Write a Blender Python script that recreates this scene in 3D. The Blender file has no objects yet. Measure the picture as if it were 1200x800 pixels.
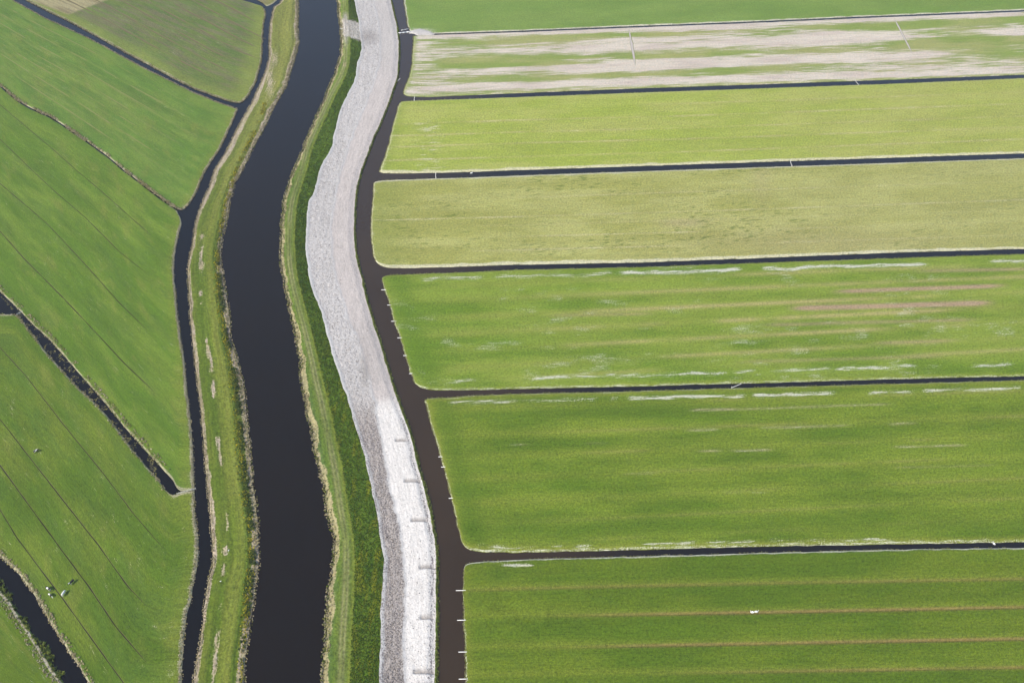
import bpy, bmesh, math, random
import numpy as np
from mathutils import Vector, Matrix

R = math.radians
random.seed(7)
rng = np.random.default_rng(7)
scene = bpy.context.scene
col = scene.collection

# ------------------------------------------------------------------ camera, sky, sun, exposure
CAM_H, LENS, PITCH = 350.0, 40.0, R(39.5)
cam_d = bpy.data.cameras.new('camera'); cam = bpy.data.objects.new('camera', cam_d); col.objects.link(cam)
cam_d.lens = LENS; cam_d.sensor_width = 36.0; cam_d.clip_start = 1.0; cam_d.clip_end = 20000.0
cam.location = (0, 0, CAM_H); cam.rotation_euler = (R(90) - PITCH, 0, 0)
scene.camera = cam

SUN_EL, SUN_AZ = R(40), R(228)          # azimuth clockwise from +Y: behind the camera, to its left
world = bpy.data.worlds.new('World'); scene.world = world; world.use_nodes = True
wn = world.node_tree.nodes; wl = world.node_tree.links
bg = wn['Background']; sky = wn.new('ShaderNodeTexSky'); sky.sky_type = 'NISHITA'
sky.sun_disc = False; sky.sun_elevation = SUN_EL; sky.sun_rotation = SUN_AZ
sky.air_density = 1.0; sky.dust_density = 0.3; sky.ozone_density = 2.6
wl.new(sky.outputs[0], bg.inputs[0]); bg.inputs[1].default_value = 0.12
sun_d = bpy.data.lights.new('sun', 'SUN'); sun = bpy.data.objects.new('sun', sun_d); col.objects.link(sun)
sun_d.energy = 3.5; sun_d.angle = R(0.53); sun_d.color = (1.0, 0.92, 0.79)
to_sun = Vector((math.sin(SUN_AZ) * math.cos(SUN_EL), math.cos(SUN_AZ) * math.cos(SUN_EL), math.sin(SUN_EL)))
sun.rotation_euler = to_sun.to_track_quat('Z', 'Y').to_euler()
sun.location = to_sun * 900
vs = scene.view_settings
vs.view_transform = 'Standard'; vs.look = 'None'; vs.exposure = 0.75; vs.gamma = 1.0
HAZE = 0.00009
scene.cycles.use_denoising = True

# ------------------------------------------------------------------ helpers
FPX = 1200 * LENS / 36.0
CP, SP = math.cos(PITCH), math.sin(PITCH)
LAND, DITCH, CANAL = 0.0, -0.45, 0.5      # land level, polder water level, canal water level


def gp(x, y, z=0.0):
    """where the sight line of photo position (x, y) meets the ground level z"""
    x = np.asarray(x, float); y = np.asarray(y, float)
    xr = (x - 600) / FPX; yr = (400 - y) / FPX
    dy = CP + yr * SP; dz = -SP + yr * CP
    t = (z - CAM_H) / dz
    return np.stack([xr * t, dy * t, np.zeros_like(t) + z], -1)


def proj(P):
    X, Y, Z = P[..., 0], P[..., 1], P[..., 2] - CAM_H
    d = Y * CP - Z * SP; up = Y * SP + Z * CP
    return 600 + FPX * X / d, 400 - FPX * up / d


def lin(r, g, b):
    c = np.array([r, g, b], float) / 255
    return np.where(c <= 0.04045, c / 12.92, ((c + 0.055) / 1.055) ** 2.4)


ALB = 0.60


def C(r, g, b, k=1.0):
    c = lin(r, g, b) * ALB * k
    if g > r and g > b: c = c * np.array([1.05, 0.95, float(np.interp(b, [50, 95], [0.64, 0.98]))])       # green tints pulled toward olive
    return c


def vnoise(x, y, seed=0):
    x = np.asarray(x, float); y = np.asarray(y, float)
    xi = np.floor(x).astype(np.int64); yi = np.floor(y).astype(np.int64)
    fx = x - xi; fy = y - yi
    fx = fx * fx * (3 - 2 * fx); fy = fy * fy * (3 - 2 * fy)

    def h(a, b):
        n = (a * 374761393 + b * 668265263 + seed * 982451653) & 0x7fffffff
        n = ((n ^ (n >> 13)) * 1274126177) & 0x7fffffff
        n = (n ^ (n >> 16)) & 0xffff
        return n / 65535.0
    a = h(xi, yi); b = h(xi + 1, yi); c = h(xi, yi + 1); d = h(xi + 1, yi + 1)
    return (a * (1 - fx) + b * fx) * (1 - fy) + (c * (1 - fx) + d * fx) * fy


def fbm(x, y, seed=0, o=4):
    s = 0; a = 0.5; t = 0
    for i in range(o):
        s = s + a * vnoise(x * 2 ** i, y * 2 ** i, seed + i * 17); t += a; a *= 0.55
    return s / t


def sst(a, b, x):
    t = np.clip((x - a) / (b - a), 0, 1)
    return t * t * (3 - 2 * t)


def mixc(a, b, f):
    f = np.asarray(f)[..., None]
    return a * (1 - f) + b * f


def tag(o, label=None, cat=None, group=None, kind=None):
    if label: o['label'] = label
    if cat: o['category'] = cat
    if group: o['group'] = group
    if kind: o['kind'] = kind
    return o


def link(name, me, mat=None, parent=None):
    o = bpy.data.objects.new(name, me); col.objects.link(o)
    if mat: me.materials.append(mat)
    if parent: o.parent = parent
    return o


def empty(name, loc=(0, 0, 0), rz=0.0):
    o = bpy.data.objects.new(name, None); col.objects.link(o); o.location = loc; o.rotation_euler = (0, 0, rz)
    o.empty_display_size = 0.3
    return o


def mesh_np(name, V, loops, sizes, attrs=None, smooth=True):
    me = bpy.data.meshes.new(name)
    V = np.asarray(V, np.float32).reshape(-1, 3); loops = np.asarray(loops, np.int32).ravel(); sizes = np.asarray(sizes, np.int32)
    me.vertices.add(len(V)); me.vertices.foreach_set('co', V.ravel())
    me.loops.add(len(loops)); me.loops.foreach_set('vertex_index', loops)
    me.polygons.add(len(sizes))
    me.polygons.foreach_set('loop_start', np.concatenate([[0], np.cumsum(sizes)[:-1]]).astype(np.int32))
    me.update(calc_edges=True); me.validate()
    me.polygons.foreach_set('use_smooth', np.full(len(sizes), smooth, bool))
    for k, a in (attrs or {}).items():
        a = np.asarray(a, np.float32)
        if a.ndim == 1:
            at = me.attributes.new(k, 'FLOAT', 'POINT'); at.data.foreach_set('value', a)
        elif a.shape[1] == 3 and k == 'uvm':
            at = me.attributes.new(k, 'FLOAT_VECTOR', 'POINT'); at.data.foreach_set('vector', a.ravel())
        else:
            at = me.attributes.new(k, 'FLOAT_COLOR', 'POINT')
            at.data.foreach_set('color', np.concatenate([a, np.ones((len(a), 1), np.float32)], 1).ravel())
    me.update()
    return me


def grid_faces(r, c):
    i = np.arange(r - 1)[:, None] * c + np.arange(c - 1)[None, :]
    return np.stack([i, i + 1, i + c + 1, i + c], -1).reshape(-1, 4)


def grid_obj(name, P, mat, attrs):
    r, c = P.shape[:2]
    f = grid_faces(r, c)
    # make faces look upward
    a, b, d = P[0, 0], P[0, 1], P[1, 0]
    if np.cross(b - a, d - a)[2] < 0: f = f[:, ::-1]
    at = {k: (v.reshape(-1) if v.ndim == 2 else v.reshape(-1, v.shape[-1])) for k, v in attrs.items()}
    return link(name, mesh_np(name, P, f, np.full(len(f), 4), at), mat)


# ------------------------------------------------------------------ materials
def nodes(m):
    m.use_nodes = True
    return m.node_tree.nodes, m.node_tree.links


def math_n(N, L, op, a, b=None, clamp=False):
    n = N.new('ShaderNodeMath'); n.operation = op; n.use_clamp = clamp
    for i, v in enumerate((a, b)):
        if v is None: continue
        if isinstance(v, (int, float)): n.inputs[i].default_value = v
        else: L.new(v, n.inputs[i])
    return n.outputs[0]


def noise_n(N, L, vec, scale, detail=2.0, rough=0.5, map_scale=None):
    if map_scale is not None:
        mp = N.new('ShaderNodeMapping'); mp.inputs['Scale'].default_value = map_scale; L.new(vec, mp.inputs['Vector']); vec = mp.outputs[0]
    n = N.new('ShaderNodeTexNoise'); n.inputs['Scale'].default_value = scale; n.inputs['Detail'].default_value = detail
    n.inputs['Roughness'].default_value = rough; L.new(vec, n.inputs['Vector'])
    return n.outputs[0]


def land_mat(name, grain=0.5, streak=0.3, patch=0.25, bump=0.25, gscale=1.9, sscale=(0.10, 1.7, 1), hue=0.10, edge=0.9, rough=0.9, msharp=3.0, mstreak=0.4):
    m = bpy.data.materials.new(name); N, L = nodes(m)
    bs = N['Principled BSDF']; bs.inputs['Roughness'].default_value = rough; bs.inputs['Specular IOR Level'].default_value = 0.15

    def attr(k):
        a = N.new('ShaderNodeAttribute'); a.attribute_name = k; return a
    uv = attr('uvm').outputs['Vector']
    n1 = noise_n(N, L, uv, gscale, 3, 0.65)
    n2 = noise_n(N, L, uv, 1.0, 3, 0.6, sscale)
    n3 = noise_n(N, L, uv, 0.045, 4, 0.6, (0.6, 1.0, 1))
    n4 = noise_n(N, L, uv, 0.35, 3, 0.6)
    # brightness of the turf
    f = math_n(N, L, 'MULTIPLY', math_n(N, L, 'SUBTRACT', n1, 0.5), grain * 2)
    n5 = noise_n(N, L, uv, gscale * 0.45, 2, 0.6)
    f = math_n(N, L, 'ADD', f, math_n(N, L, 'MULTIPLY', math_n(N, L, 'SUBTRACT', n5, 0.5), grain * 1.6))
    f = math_n(N, L, 'ADD', f, math_n(N, L, 'MULTIPLY', math_n(N, L, 'SUBTRACT', n2, 0.5), streak * 2))
    f = math_n(N, L, 'ADD', f, math_n(N, L, 'MULTIPLY', math_n(N, L, 'SUBTRACT', n3, 0.5), patch * 2))
    f = math_n(N, L, 'ADD', f, math_n(N, L, 'MULTIPLY', math_n(N, L, 'SUBTRACT', n4, 0.5), patch * 1.2))
    f = math_n(N, L, 'MAXIMUM', math_n(N, L, 'ADD', f, 1.0), 0.15)
    # second colour breaks through where its mask beats the noise
    nm = math_n(N, L, 'ADD', math_n(N, L, 'MULTIPLY', n1, 1 - mstreak), math_n(N, L, 'MULTIPLY', n2, mstreak))
    k = math_n(N, L, 'MULTIPLY', math_n(N, L, 'SUBTRACT', nm, 0.5), edge * 4.2)
    k = math_n(N, L, 'ADD', attr('msk').outputs['Fac'], k)
    k = math_n(N, L, 'SUBTRACT', k, 0.5)
    k = math_n(N, L, 'ADD', math_n(N, L, 'MULTIPLY', k, msharp), 0.5, clamp=True)
    gate = math_n(N, L, 'MULTIPLY', attr('msk').outputs['Fac'], 6.0, clamp=True)
    k = math_n(N, L, 'MULTIPLY', k, gate)
    mx = N.new('ShaderNodeMix'); mx.data_type = 'RGBA'; L.new(k, mx.inputs['Factor'])
    L.new(attr('Col').outputs['Color'], mx.inputs[6]); L.new(attr('Alt').outputs['Color'], mx.inputs[7])
    ml = N.new('ShaderNodeMix'); ml.data_type = 'RGBA'; ml.blend_type = 'MULTIPLY'; ml.inputs['Factor'].default_value = 1.0
    L.new(mx.outputs[2], ml.inputs[6])
    cb = N.new('ShaderNodeCombineColor')
    h = math_n(N, L, 'MULTIPLY', math_n(N, L, 'SUBTRACT', n4, 0.5), hue * 2)
    L.new(math_n(N, L, 'ADD', f, h), cb.inputs[0]); L.new(f, cb.inputs[1]); L.new(math_n(N, L, 'SUBTRACT', f, h), cb.inputs[2])
    L.new(cb.outputs[0], ml.inputs[7])
    L.new(ml.outputs[2], bs.inputs['Base Color'])
    if bump:
        bp = N.new('ShaderNodeBump'); bp.inputs['Strength'].default_value = bump; bp.inputs['Distance'].default_value = 0.5
        L.new(n1, bp.inputs['Height']); L.new(bp.outputs[0], bs.inputs['Normal'])
    return m


def plain_mat(name, c, rough=0.7, var=0.25, scale=3.0, spec=0.3):
    m = bpy.data.materials.new(name); N, L = nodes(m)
    bs = N['Principled BSDF']; bs.inputs['Roughness'].default_value = rough; bs.inputs['Specular IOR Level'].default_value = spec
    tc = N.new('ShaderNodeTexCoord'); n = noise_n(N, L, tc.outputs['Object'], scale, 3, 0.6)
    rp = N.new('ShaderNodeValToRGB'); L.new(n, rp.inputs[0])
    rp.color_ramp.elements[0].position = 0.3; rp.color_ramp.elements[1].position = 0.7
    rp.color_ramp.elements[0].color = (*[v * (1 - var) for v in c], 1); rp.color_ramp.elements[1].color = (*[min(1, v * (1 + var)) for v in c], 1)
    L.new(rp.outputs[0], bs.inputs['Base Color'])
    return m


def attr_mat(name, rough=0.85, trans=0.0):
    m = bpy.data.materials.new(name); N, L = nodes(m)
    bs = N['Principled BSDF']; bs.inputs['Roughness'].default_value = rough; bs.inputs['Specular IOR Level'].default_value = 0.15
    a = N.new('ShaderNodeAttribute'); a.attribute_name = 'Col'
    tc = N.new('ShaderNodeTexCoord'); n = noise_n(N, L, tc.outputs['Object'], 2.0, 2)
    ml = N.new('ShaderNodeMix'); ml.data_type = 'RGBA'; ml.blend_type = 'MULTIPLY'; ml.inputs['Factor'].default_value = 1.0
    mr = N.new('ShaderNodeMapRange'); mr.inputs['To Min'].default_value = 0.75; mr.inputs['To Max'].default_value = 1.25; L.new(n, mr.inputs[0])
    L.new(a.outputs['Color'], ml.inputs[6]); L.new(mr.outputs[0], ml.inputs[7]); L.new(ml.outputs[2], bs.inputs['Base Color'])
    return m


def water_mat(name, c, rough=0.06, bump=0.04, ior=1.333, clear=None):
    m = bpy.data.materials.new(name); N, L = nodes(m)
    bs = N['Principled BSDF']; bs.inputs['Roughness'].default_value = rough; bs.inputs['IOR'].default_value = ior
    tc = N.new('ShaderNodeTexCoord')
    n = noise_n(N, L, tc.outputs['Object'], 0.02, 3, 0.6)
    rp = N.new('ShaderNodeValToRGB'); L.new(n, rp.inputs[0])
    rp.color_ramp.elements[0].position = 0.3; rp.color_ramp.elements[1].position = 0.7
    rp.color_ramp.elements[0].color = (*[v * 0.88 for v in c], 1); rp.color_ramp.elements[1].color = (*[v * 1.12 for v in c], 1)
    out = rp.outputs[0]
    if clear:       # silt stirred up beside the works settles along the side ditches
        at = N.new('ShaderNodeAttribute'); at.attribute_name = 'silt'; mx = N.new('ShaderNodeMix'); mx.data_type = 'RGBA'
        L.new(at.outputs['Fac'], mx.inputs['Factor']); mx.inputs[6].default_value = (*clear, 1); L.new(out, mx.inputs[7]); out = mx.outputs[2]
    L.new(out, bs.inputs['Base Color'])
    w = noise_n(N, L, tc.outputs['Object'], 0.9, 3, 0.6)
    bp = N.new('ShaderNodeBump'); bp.inputs['Strength'].default_value = bump; bp.inputs['Distance'].default_value = 0.3
    L.new(w, bp.inputs['Height']); L.new(bp.outputs[0], bs.inputs['Normal'])
    return m


M_field = land_mat('mown_grass', grain=0.85, streak=0.36, patch=0.16)
M_patchy = land_mat('patchy_grass', grain=0.6, streak=0.3, patch=0.12, sscale=(0.05, 0.9, 1), msharp=4.5, mstreak=0.62, edge=1.1)
M_pasture = land_mat('pasture_grass', grain=0.75, streak=0.42, patch=0.30, sscale=(0.10, 1.1, 1))
M_bank = land_mat('levee_grass', grain=0.8, streak=0.40, patch=0.22, bump=0.5, gscale=1.1, sscale=(0.06, 1.3, 1))
M_sand = land_mat('dumped_sand', grain=0.3, streak=0.3, patch=0.12, bump=0.6, gscale=1.4, sscale=(0.10, 1.2, 1), hue=0.02, edge=1.0)
M_leaf = attr_mat('reed_leaf')
M_clod = attr_mat('soil_clod')
M_furrow = attr_mat('furrow_soil')
M_canal = water_mat('canal_water', (0.0075, 0.0036, 0.0008), ior=1.36)
M_ditchw = water_mat('ditch_water', (0.0034, 0.0020, 0.0016), ior=1.34)
M_ditche = water_mat('silty_ditch_water', (0.037, 0.022, 0.010), ior=1.42, clear=(0.0085, 0.0060, 0.0050))

# ------------------------------------------------------------------ traced lines of the place (photo positions, turned into ground points)
CL = [(350, -60), (350, 0), (350.5, 52), (346, 70), (336, 102), (322, 125), (312, 148), (305, 160), (298, 173), (285, 200), (276, 215), (271, 235), (266, 262), (261, 285), (260, 300), (262, 320), (267, 350), (271, 375), (271.5, 398), (279, 420), (284, 440), (288, 462), (291, 490), (294, 520), (296, 545), (299, 572), (303, 605), (305, 635), (304.5, 660), (301, 690), (297, 720), (292.5, 750), (290, 770), (289, 800), (289, 880)]
CR = [(396, -60), (395, 0), (396, 15), (398, 30), (399.5, 45), (399, 60), (397, 72), (392, 86), (386, 100), (377.5, 120), (369, 140), (360, 160), (352.5, 180), (344, 200), (337.5, 215), (333, 232), (330.5, 250), (329, 275), (328.5, 295), (329.5, 312), (332.5, 330), (336, 348), (339, 365), (342.5, 380), (347, 402), (351, 420), (353, 450), (358, 475), (361, 490), (365, 505), (367.5, 525), (370, 540), (375, 555), (379, 575), (382, 600), (389, 618), (391.5, 640), (390, 655), (386, 680), (384, 700), (382, 720), (380, 750), (379.5, 775), (378, 800), (377, 880)]
TR = [(403, -60), (403, 0), (404, 25), (405.5, 50), (404, 75), (399, 90), (387, 112), (377, 135), (367.5, 155), (359, 175), (353, 200), (346, 220), (341, 240), (339, 262), (338, 285), (339.5, 310), (342.5, 330), (347.5, 350), (352.5, 370), (360, 398), (367, 430), (372.5, 455), (377.5, 475), (382.5, 500), (387.5, 525), (392.5, 550), (396, 575), (400, 602), (405, 630), (406, 655), (405, 690), (403, 720), (401, 750), (400, 780), (399, 800), (398, 880)]
SL = [(412, -60), (415, 0), (417.5, 12), (420, 24), (422, 42), (424, 55), (422, 65), (418, 75), (417.5, 85), (415, 97), (410, 105), (405, 115), (400, 125), (396, 138), (394, 149), (390.5, 158), (389.5, 170), (385, 180), (379, 188), (373.5, 202), (370, 218), (367, 227), (362, 236), (360, 246), (359.5, 260), (358, 275), (358, 290), (360, 305), (361.5, 320), (364.5, 335), (369, 348), (374, 358), (377.5, 368), (380.5, 382), (386, 401), (392.5, 425), (399, 445), (405, 460), (412, 482), (416, 500), (422, 515), (426, 530), (430, 550), (435, 570), (440, 595), (443, 610), (445, 630), (448.5, 645), (450, 657), (449, 675), (447.5, 690), (446, 710), (446, 750), (444.5, 780), (444, 800), (442, 880)]
MD = [(428, -60), (437.5, 0), (446, 40), (445.5, 70), (437, 100), (417, 150), (407, 175), (398.5, 202), (392.5, 230), (387.5, 265), (389, 300), (394, 325), (399, 345), (407.5, 370), (413, 385), (421.5, 402), (427.5, 425), (432.5, 445), (439, 470), (442.5, 500), (447.5, 520), (451, 545), (456, 570), (462, 597), (469, 620), (471.5, 645), (473, 665), (474, 700), (472, 730), (472, 760), (472.5, 800), (473, 880)]
SR = [(444, -60), (457.5, 0), (461, 15), (465, 32), (467, 50), (467, 65), (466, 85), (464, 95), (460, 105), (456, 118), (451, 130), (445, 145), (437.5, 160), (431, 178), (423, 199), (417.5, 220), (415.5, 240), (414.5, 260), (414.5, 275), (416, 295), (420, 315), (424, 328), (427.5, 345), (431, 358), (435, 372), (440, 388), (445, 401), (450, 420), (456, 438), (461, 455), (468, 475), (474, 490), (479, 505), (484, 522), (489, 545), (494, 562), (499, 580), (503.5, 600), (506, 615), (509, 632), (510.5, 650), (510.5, 680), (510.5, 720), (510, 760), (509.5, 800), (509, 880)]
WL = [(330, -60), (325, 0), (318, 7), (313, 12), (311.5, 20), (309, 30), (308, 50), (307.5, 68), (305, 80), (300, 97), (294, 108), (288, 118), (279, 128), (270, 150), (258, 175), (241.5, 200), (236, 212), (231, 225), (222, 240), (215, 246), (211, 254), (213.5, 262), (210, 275), (206.5, 290), (205, 300), (204, 315), (205, 330), (207, 350), (209.5, 375), (213, 400), (217, 425), (219, 450), (222, 475), (225, 500), (227, 525), (228, 550), (229, 575), (229.5, 600), (233, 625), (233.5, 650), (232, 662), (229, 675), (225, 700), (219, 725), (216.5, 750), (215, 775), (214, 800), (211, 880)]
WR = [(337, -60), (330, 0), (328, 4), (320, 9), (318, 20), (316, 30), (315, 50), (315, 68), (312, 80), (305, 97), (300, 108), (296, 118), (290, 128), (277.5, 150), (266, 175), (250.5, 200), (247, 212), (242, 225), (235, 240), (231, 252), (228.5, 262), (227, 275), (224, 290), (221.5, 300), (219.5, 315), (220, 330), (221, 350), (222.5, 375), (224.5, 400), (228, 425), (231, 450), (234, 475), (236, 500), (238.5, 525), (240, 550), (243, 575), (245, 600), (247.5, 625), (248.5, 650), (248, 662), (245, 675), (240, 700), (237, 725), (234, 750), (229, 775), (225, 800), (219, 880)]
YMIN, YMAX = float(gp(600, 868)[1]), float(gp(600, -48)[1])


class Line:
    """an edge that runs away from the camera: east-west position as a function of distance"""
    def __init__(s, pts, z, dx=0.0, jit=0.0, seed=0, smooth=5.0):
        p = np.array(pts, float); w = gp(p[:, 0], p[:, 1], z)
        o = np.argsort(w[:, 1]); w = w[o]
        Y = np.arange(YMIN - 30, YMAX + 60, 0.5); X = np.interp(Y, w[:, 1], w[:, 0])
        k = int(smooth / 0.5) | 1; X = np.convolve(np.pad(X, k // 2, 'edge'), np.ones(k) / k, 'valid')
        if jit: X = X + (fbm(Y / 5.0, Y * 0 + seed, seed, 4) - 0.5) * 2 * jit
        s.Y, s.X, s.dx = Y, X, dx

    def __call__(s, Y): return np.interp(Y, s.Y, s.X) + s.dx


cl, cr = Line(CL, CANAL, 0, 0.5, 1), Line(CR, CANAL, 0, 0.8, 2)
tr = Line(TR, 2.0, 0, 0.0, 3, 12)
sl = Line(SL, 0.9, 0, 0.45, 4, 3); md = Line(MD, 0.8, 0, 0.9, 5, 8); sr = Line(SR, 0.4, 0, 0.4, 6)
el = Line(SR, 0.0, 1.05, 0.25, 7)
wlx, wrx = Line(WL, DITCH, 0, 0.3, 8, 3), Line(WR, DITCH, 0, 0.4, 9)


def side(pts, z=DITCH, jit=0.3, seed=0, step=0.8, smooth=3.0):
    """a traced edge as a dense ground polyline with a little natural wander"""
    p = np.array(pts, float)
    w = gp(p[:, 0], p[:, 1], z)[:, :2]
    d = np.concatenate([[0], np.cumsum(np.hypot(*np.diff(w, axis=0).T))])
    s = np.linspace(0, d[-1], max(8, int(d[-1] / step)))
    q = np.stack([np.interp(s, d, w[:, i]) for i in (0, 1)], 1)
    k = int(smooth / step) | 1
    if k > 1:
        qq = np.stack([np.convolve(np.pad(q[:, i], k // 2, 'edge'), np.ones(k) / k, 'valid') for i in (0, 1)], 1)
        qq[0], qq[-1] = q[0], q[-1]; q = qq
    if jit:
        t = np.gradient(q, axis=0); t /= np.linalg.norm(t, axis=1)[:, None] + 1e-9
        n = np.stack([-t[:, 1], t[:, 0]], 1)
        e = np.minimum(1, np.minimum(s, d[-1] - s) / 3)
        q = q + n * ((fbm(s / 4.0, s * 0 + seed, seed, 4) - 0.5) * 2 * jit * e)[:, None]
    return q


def resample(q, u):
    d = np.concatenate([[0], np.cumsum(np.hypot(*np.diff(q, axis=0).T))])
    return np.stack([np.interp(u * d[-1], d, q[:, i]) for i in (0, 1)], -1), d[-1]


def spacing(L, step):
    e = np.array([0, .3, .7, 1.2, 1.8, 2.6])
    n = max(2, int((L - 5.2) / step))
    return np.concatenate([e, np.linspace(2.6, L - 2.6, n + 1)[1:-1], (L - e)[::-1]]) / L


BANKX = [0, .25, .9, 1.6, 2.4]; BANKZ = [-0.75, -0.47, -0.18, -0.04, 0.0]


def patch(name, top, right, bottom, left, mat, paint, steps=(1.6, 0.9), banks=(1, 1, 1, 1), parent=None):
    """a field between four traced edges (top and bottom run left to right, left and right run top to bottom)"""
    Lu = max(resample(top, np.array([0.]))[1], resample(bottom, np.array([0.]))[1])
    Lv = max(resample(left, np.array([0.]))[1], resample(right, np.array([0.]))[1])
    u, v = spacing(Lu, steps[0]), spacing(Lv, steps[1])
    T, lt = resample(top, u); B, lb = resample(bottom, u); Lf, ll = resample(left, v); Rt, lr = resample(right, v)
    U, V = np.meshgrid(u, v)
    P = (1 - V)[..., None] * T[None] + V[..., None] * B[None] + (1 - U)[..., None] * Lf[:, None] + U[..., None] * Rt[:, None]
    P -= ((1 - U) * (1 - V))[..., None] * T[0] + (U * (1 - V))[..., None] * T[-1] + ((1 - U) * V)[..., None] * B[0] + (U * V)[..., None] * B[-1]
    WU = lt * (1 - V) + lb * V; WV = ll * (1 - U) + lr * U
    ds = [V * WV, (1 - U) * WU, (1 - V) * WV, U * WU]      # metres from top, right, bottom, left edge
    z = np.zeros_like(U)
    for i, bk in enumerate(banks):
        if np.isscalar(bk) and not bk: continue
        k = bk if np.isscalar(bk) else (np.interp(u, *bk)[None] if i in (0, 2) else np.interp(v, *bk)[:, None])
        z = np.minimum(z, np.interp(ds[i], BANKX, BANKZ) * k)
    P3 = np.dstack([P, z])
    x, y = proj(P3)
    ctx = dict(u=U, v=V, px=x, py=y, top=ds[0], right=ds[1], bottom=ds[2], left=ds[3], um=U * Lu, vm=V * Lv, X=P[..., 0], Y=P[..., 1], z=z)
    c, a, m = paint(ctx)
    o = grid_obj(name, P3, mat, dict(Col=c, Alt=a, msk=m, uvm=np.dstack([ctx['um'], ctx['vm'], U * 0])))
    return o


def yl(px, pts):
    p = np.array(pts, float); return np.interp(px, p[:, 0], p[:, 1])


def ext(pts):
    """carry a traced line on to the right, past the frame"""
    (x0, y0), (x1, y1) = pts[-2], pts[-1]
    return pts + [(1330, y1 + (1330 - x1) * (y1 - y0) / (x1 - x0))]


def win(px, segs, soft=8.0):
    f = np.zeros_like(px)
    for a, b, k in segs:
        f = np.maximum(f, k * sst(a - soft, a + soft, px) * (1 - sst(b - soft, b + soft, px)))
    return f


def gauss(d, s): return np.exp(-(d / s) ** 2)


# common tints (as they look in daylight)
STRAW = C(196, 186, 140); PALE = C(216, 212, 186); SOIL = C(196, 176, 150); TAN = C(160, 146, 92); REED = C(178, 172, 118)


def base_paint(cx, cols, seed, fringe=(0, 0, 0, 0), fringe_c=PALE, fw=1.4, band=0):
    """two greens mixed by broad noise, with a dry fringe along chosen edges"""
    um, vm = cx['um'], cx['vm']
    n = fbm(um / 38, vm / 13, seed, 4)
    c = mixc(cols[0], cols[1], sst(0.3, 0.7, n))
    if band:
        c = c * (1 + band * (fbm(um / 120, vm / 3.3, seed + 5, 3) - 0.5))[..., None]
    a = np.zeros_like(c) + fringe_c * 1.08
    m = np.zeros_like(um)
    for i, k in enumerate(fringe):
        if k:
            d = cx[('top', 'right', 'bottom', 'left')[i]]
            w = fw * (0.6 + 0.9 * fbm(um / 7, vm / 7, seed + 31 + i, 2))
            m = np.maximum(m, k * (1 - sst(w * 0.6, w * 1.5, d)))
    return c, a, m


# ------------------------------------------------------------------ the ground far around and the water
gm = mesh_np('ground', [(-6000, -5000, -1.7), (6000, -5000, -1.7), (6000, 7000, -1.7), (-6000, 7000, -1.7)], [0, 1, 2, 3], [4])
def ground_mat():
    m = bpy.data.materials.new('distant_polder'); N, L = nodes(m); bs = N['Principled BSDF']; bs.inputs['Roughness'].default_value = 0.95
    tc = N.new('ShaderNodeTexCoord')
    w = noise_n(N, L, tc.outputs['Object'], 1.0, 3, 0.5, (0.0008, 0.011, 1)); g = noise_n(N, L, tc.outputs['Object'], 0.6, 3, 0.6)
    rp = N.new('ShaderNodeValToRGB'); L.new(math_n(N, L, 'ADD', math_n(N, L, 'MULTIPLY', w, 0.75), math_n(N, L, 'MULTIPLY', g, 0.25)), rp.inputs[0])
    e = rp.color_ramp.elements; e[0].position = 0.35; e[1].position = 0.65
    e[0].color = (*C(108, 140, 52), 1); e[1].color = (*C(158, 172, 84), 1)
    L.new(rp.outputs[0], bs.inputs['Base Color'])
    return m
tag(link('ground', gm, ground_mat()), 'flat green polder land stretching on beyond the fields', 'ground', kind='structure')


def ribbon(name, fl, fr, z, mat, label, cat='water', step=4.0, Y0=None, Y1=None):
    Y = np.arange(YMIN - 6 if Y0 is None else Y0, YMAX + 6 if Y1 is None else Y1, step)
    P = np.stack([np.stack([fl(Y), Y, Y * 0 + z], -1), np.stack([fr(Y), Y, Y * 0 + z], -1)], 1)
    f = grid_faces(len(Y), 2)
    return tag(link(name, mesh_np(name, P, f, np.full(len(f), 4), dict(silt=np.ones(len(Y) * 2))), mat), label, cat, kind='structure')


ribbon('canal', lambda Y: cl(Y) - 0.9, lambda Y: cr(Y) + 0.9, CANAL, M_canal, 'wide dark canal curving between the two grassy embankments', 'canal')

# field edges on the east side: lower edge of each field and upper edge of the next
thin = ext([(484, 40.5), (500, 40.5), (600, 37.3), (737, 31.8), (900, 25.5), (1000, 21), (1200, 13)])
f_bot = {0: [(x, y - .8) for x, y in [(480, 36.5), (486, 39.5)] + thin[1:]],
         1: ext([(472.7, 110.5), (477, 113.2), (500, 114.2), (600, 110), (750, 104), (900, 99), (1050, 93.7), (1200, 88)]),
         2: ext([(443.5, 201.5), (449, 203.4), (475, 203.7), (500, 203), (550, 202), (600, 200), (750, 195), (900, 190), (1050, 185), (1200, 180)]),
         3: ext([(440, 306), (446, 312), (455, 314.4), (475, 314.7), (500, 314), (550, 312.5), (600, 310.8), (750, 308), (900, 302.3), (1050, 296.3), (1200, 292)]),
         4: ext([(486, 449), (492, 454), (502, 457), (525, 457.8), (550, 457.5), (600, 456.3), (750, 453), (825, 450.7), (900, 449), (1050, 444.5), (1200, 441)]),
         5: ext([(541, 635), (545, 641), (552, 645.5), (563, 647.3), (600, 648), (750, 644.5), (900, 640.5), (1050, 638), (1200, 635.5)])}
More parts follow.
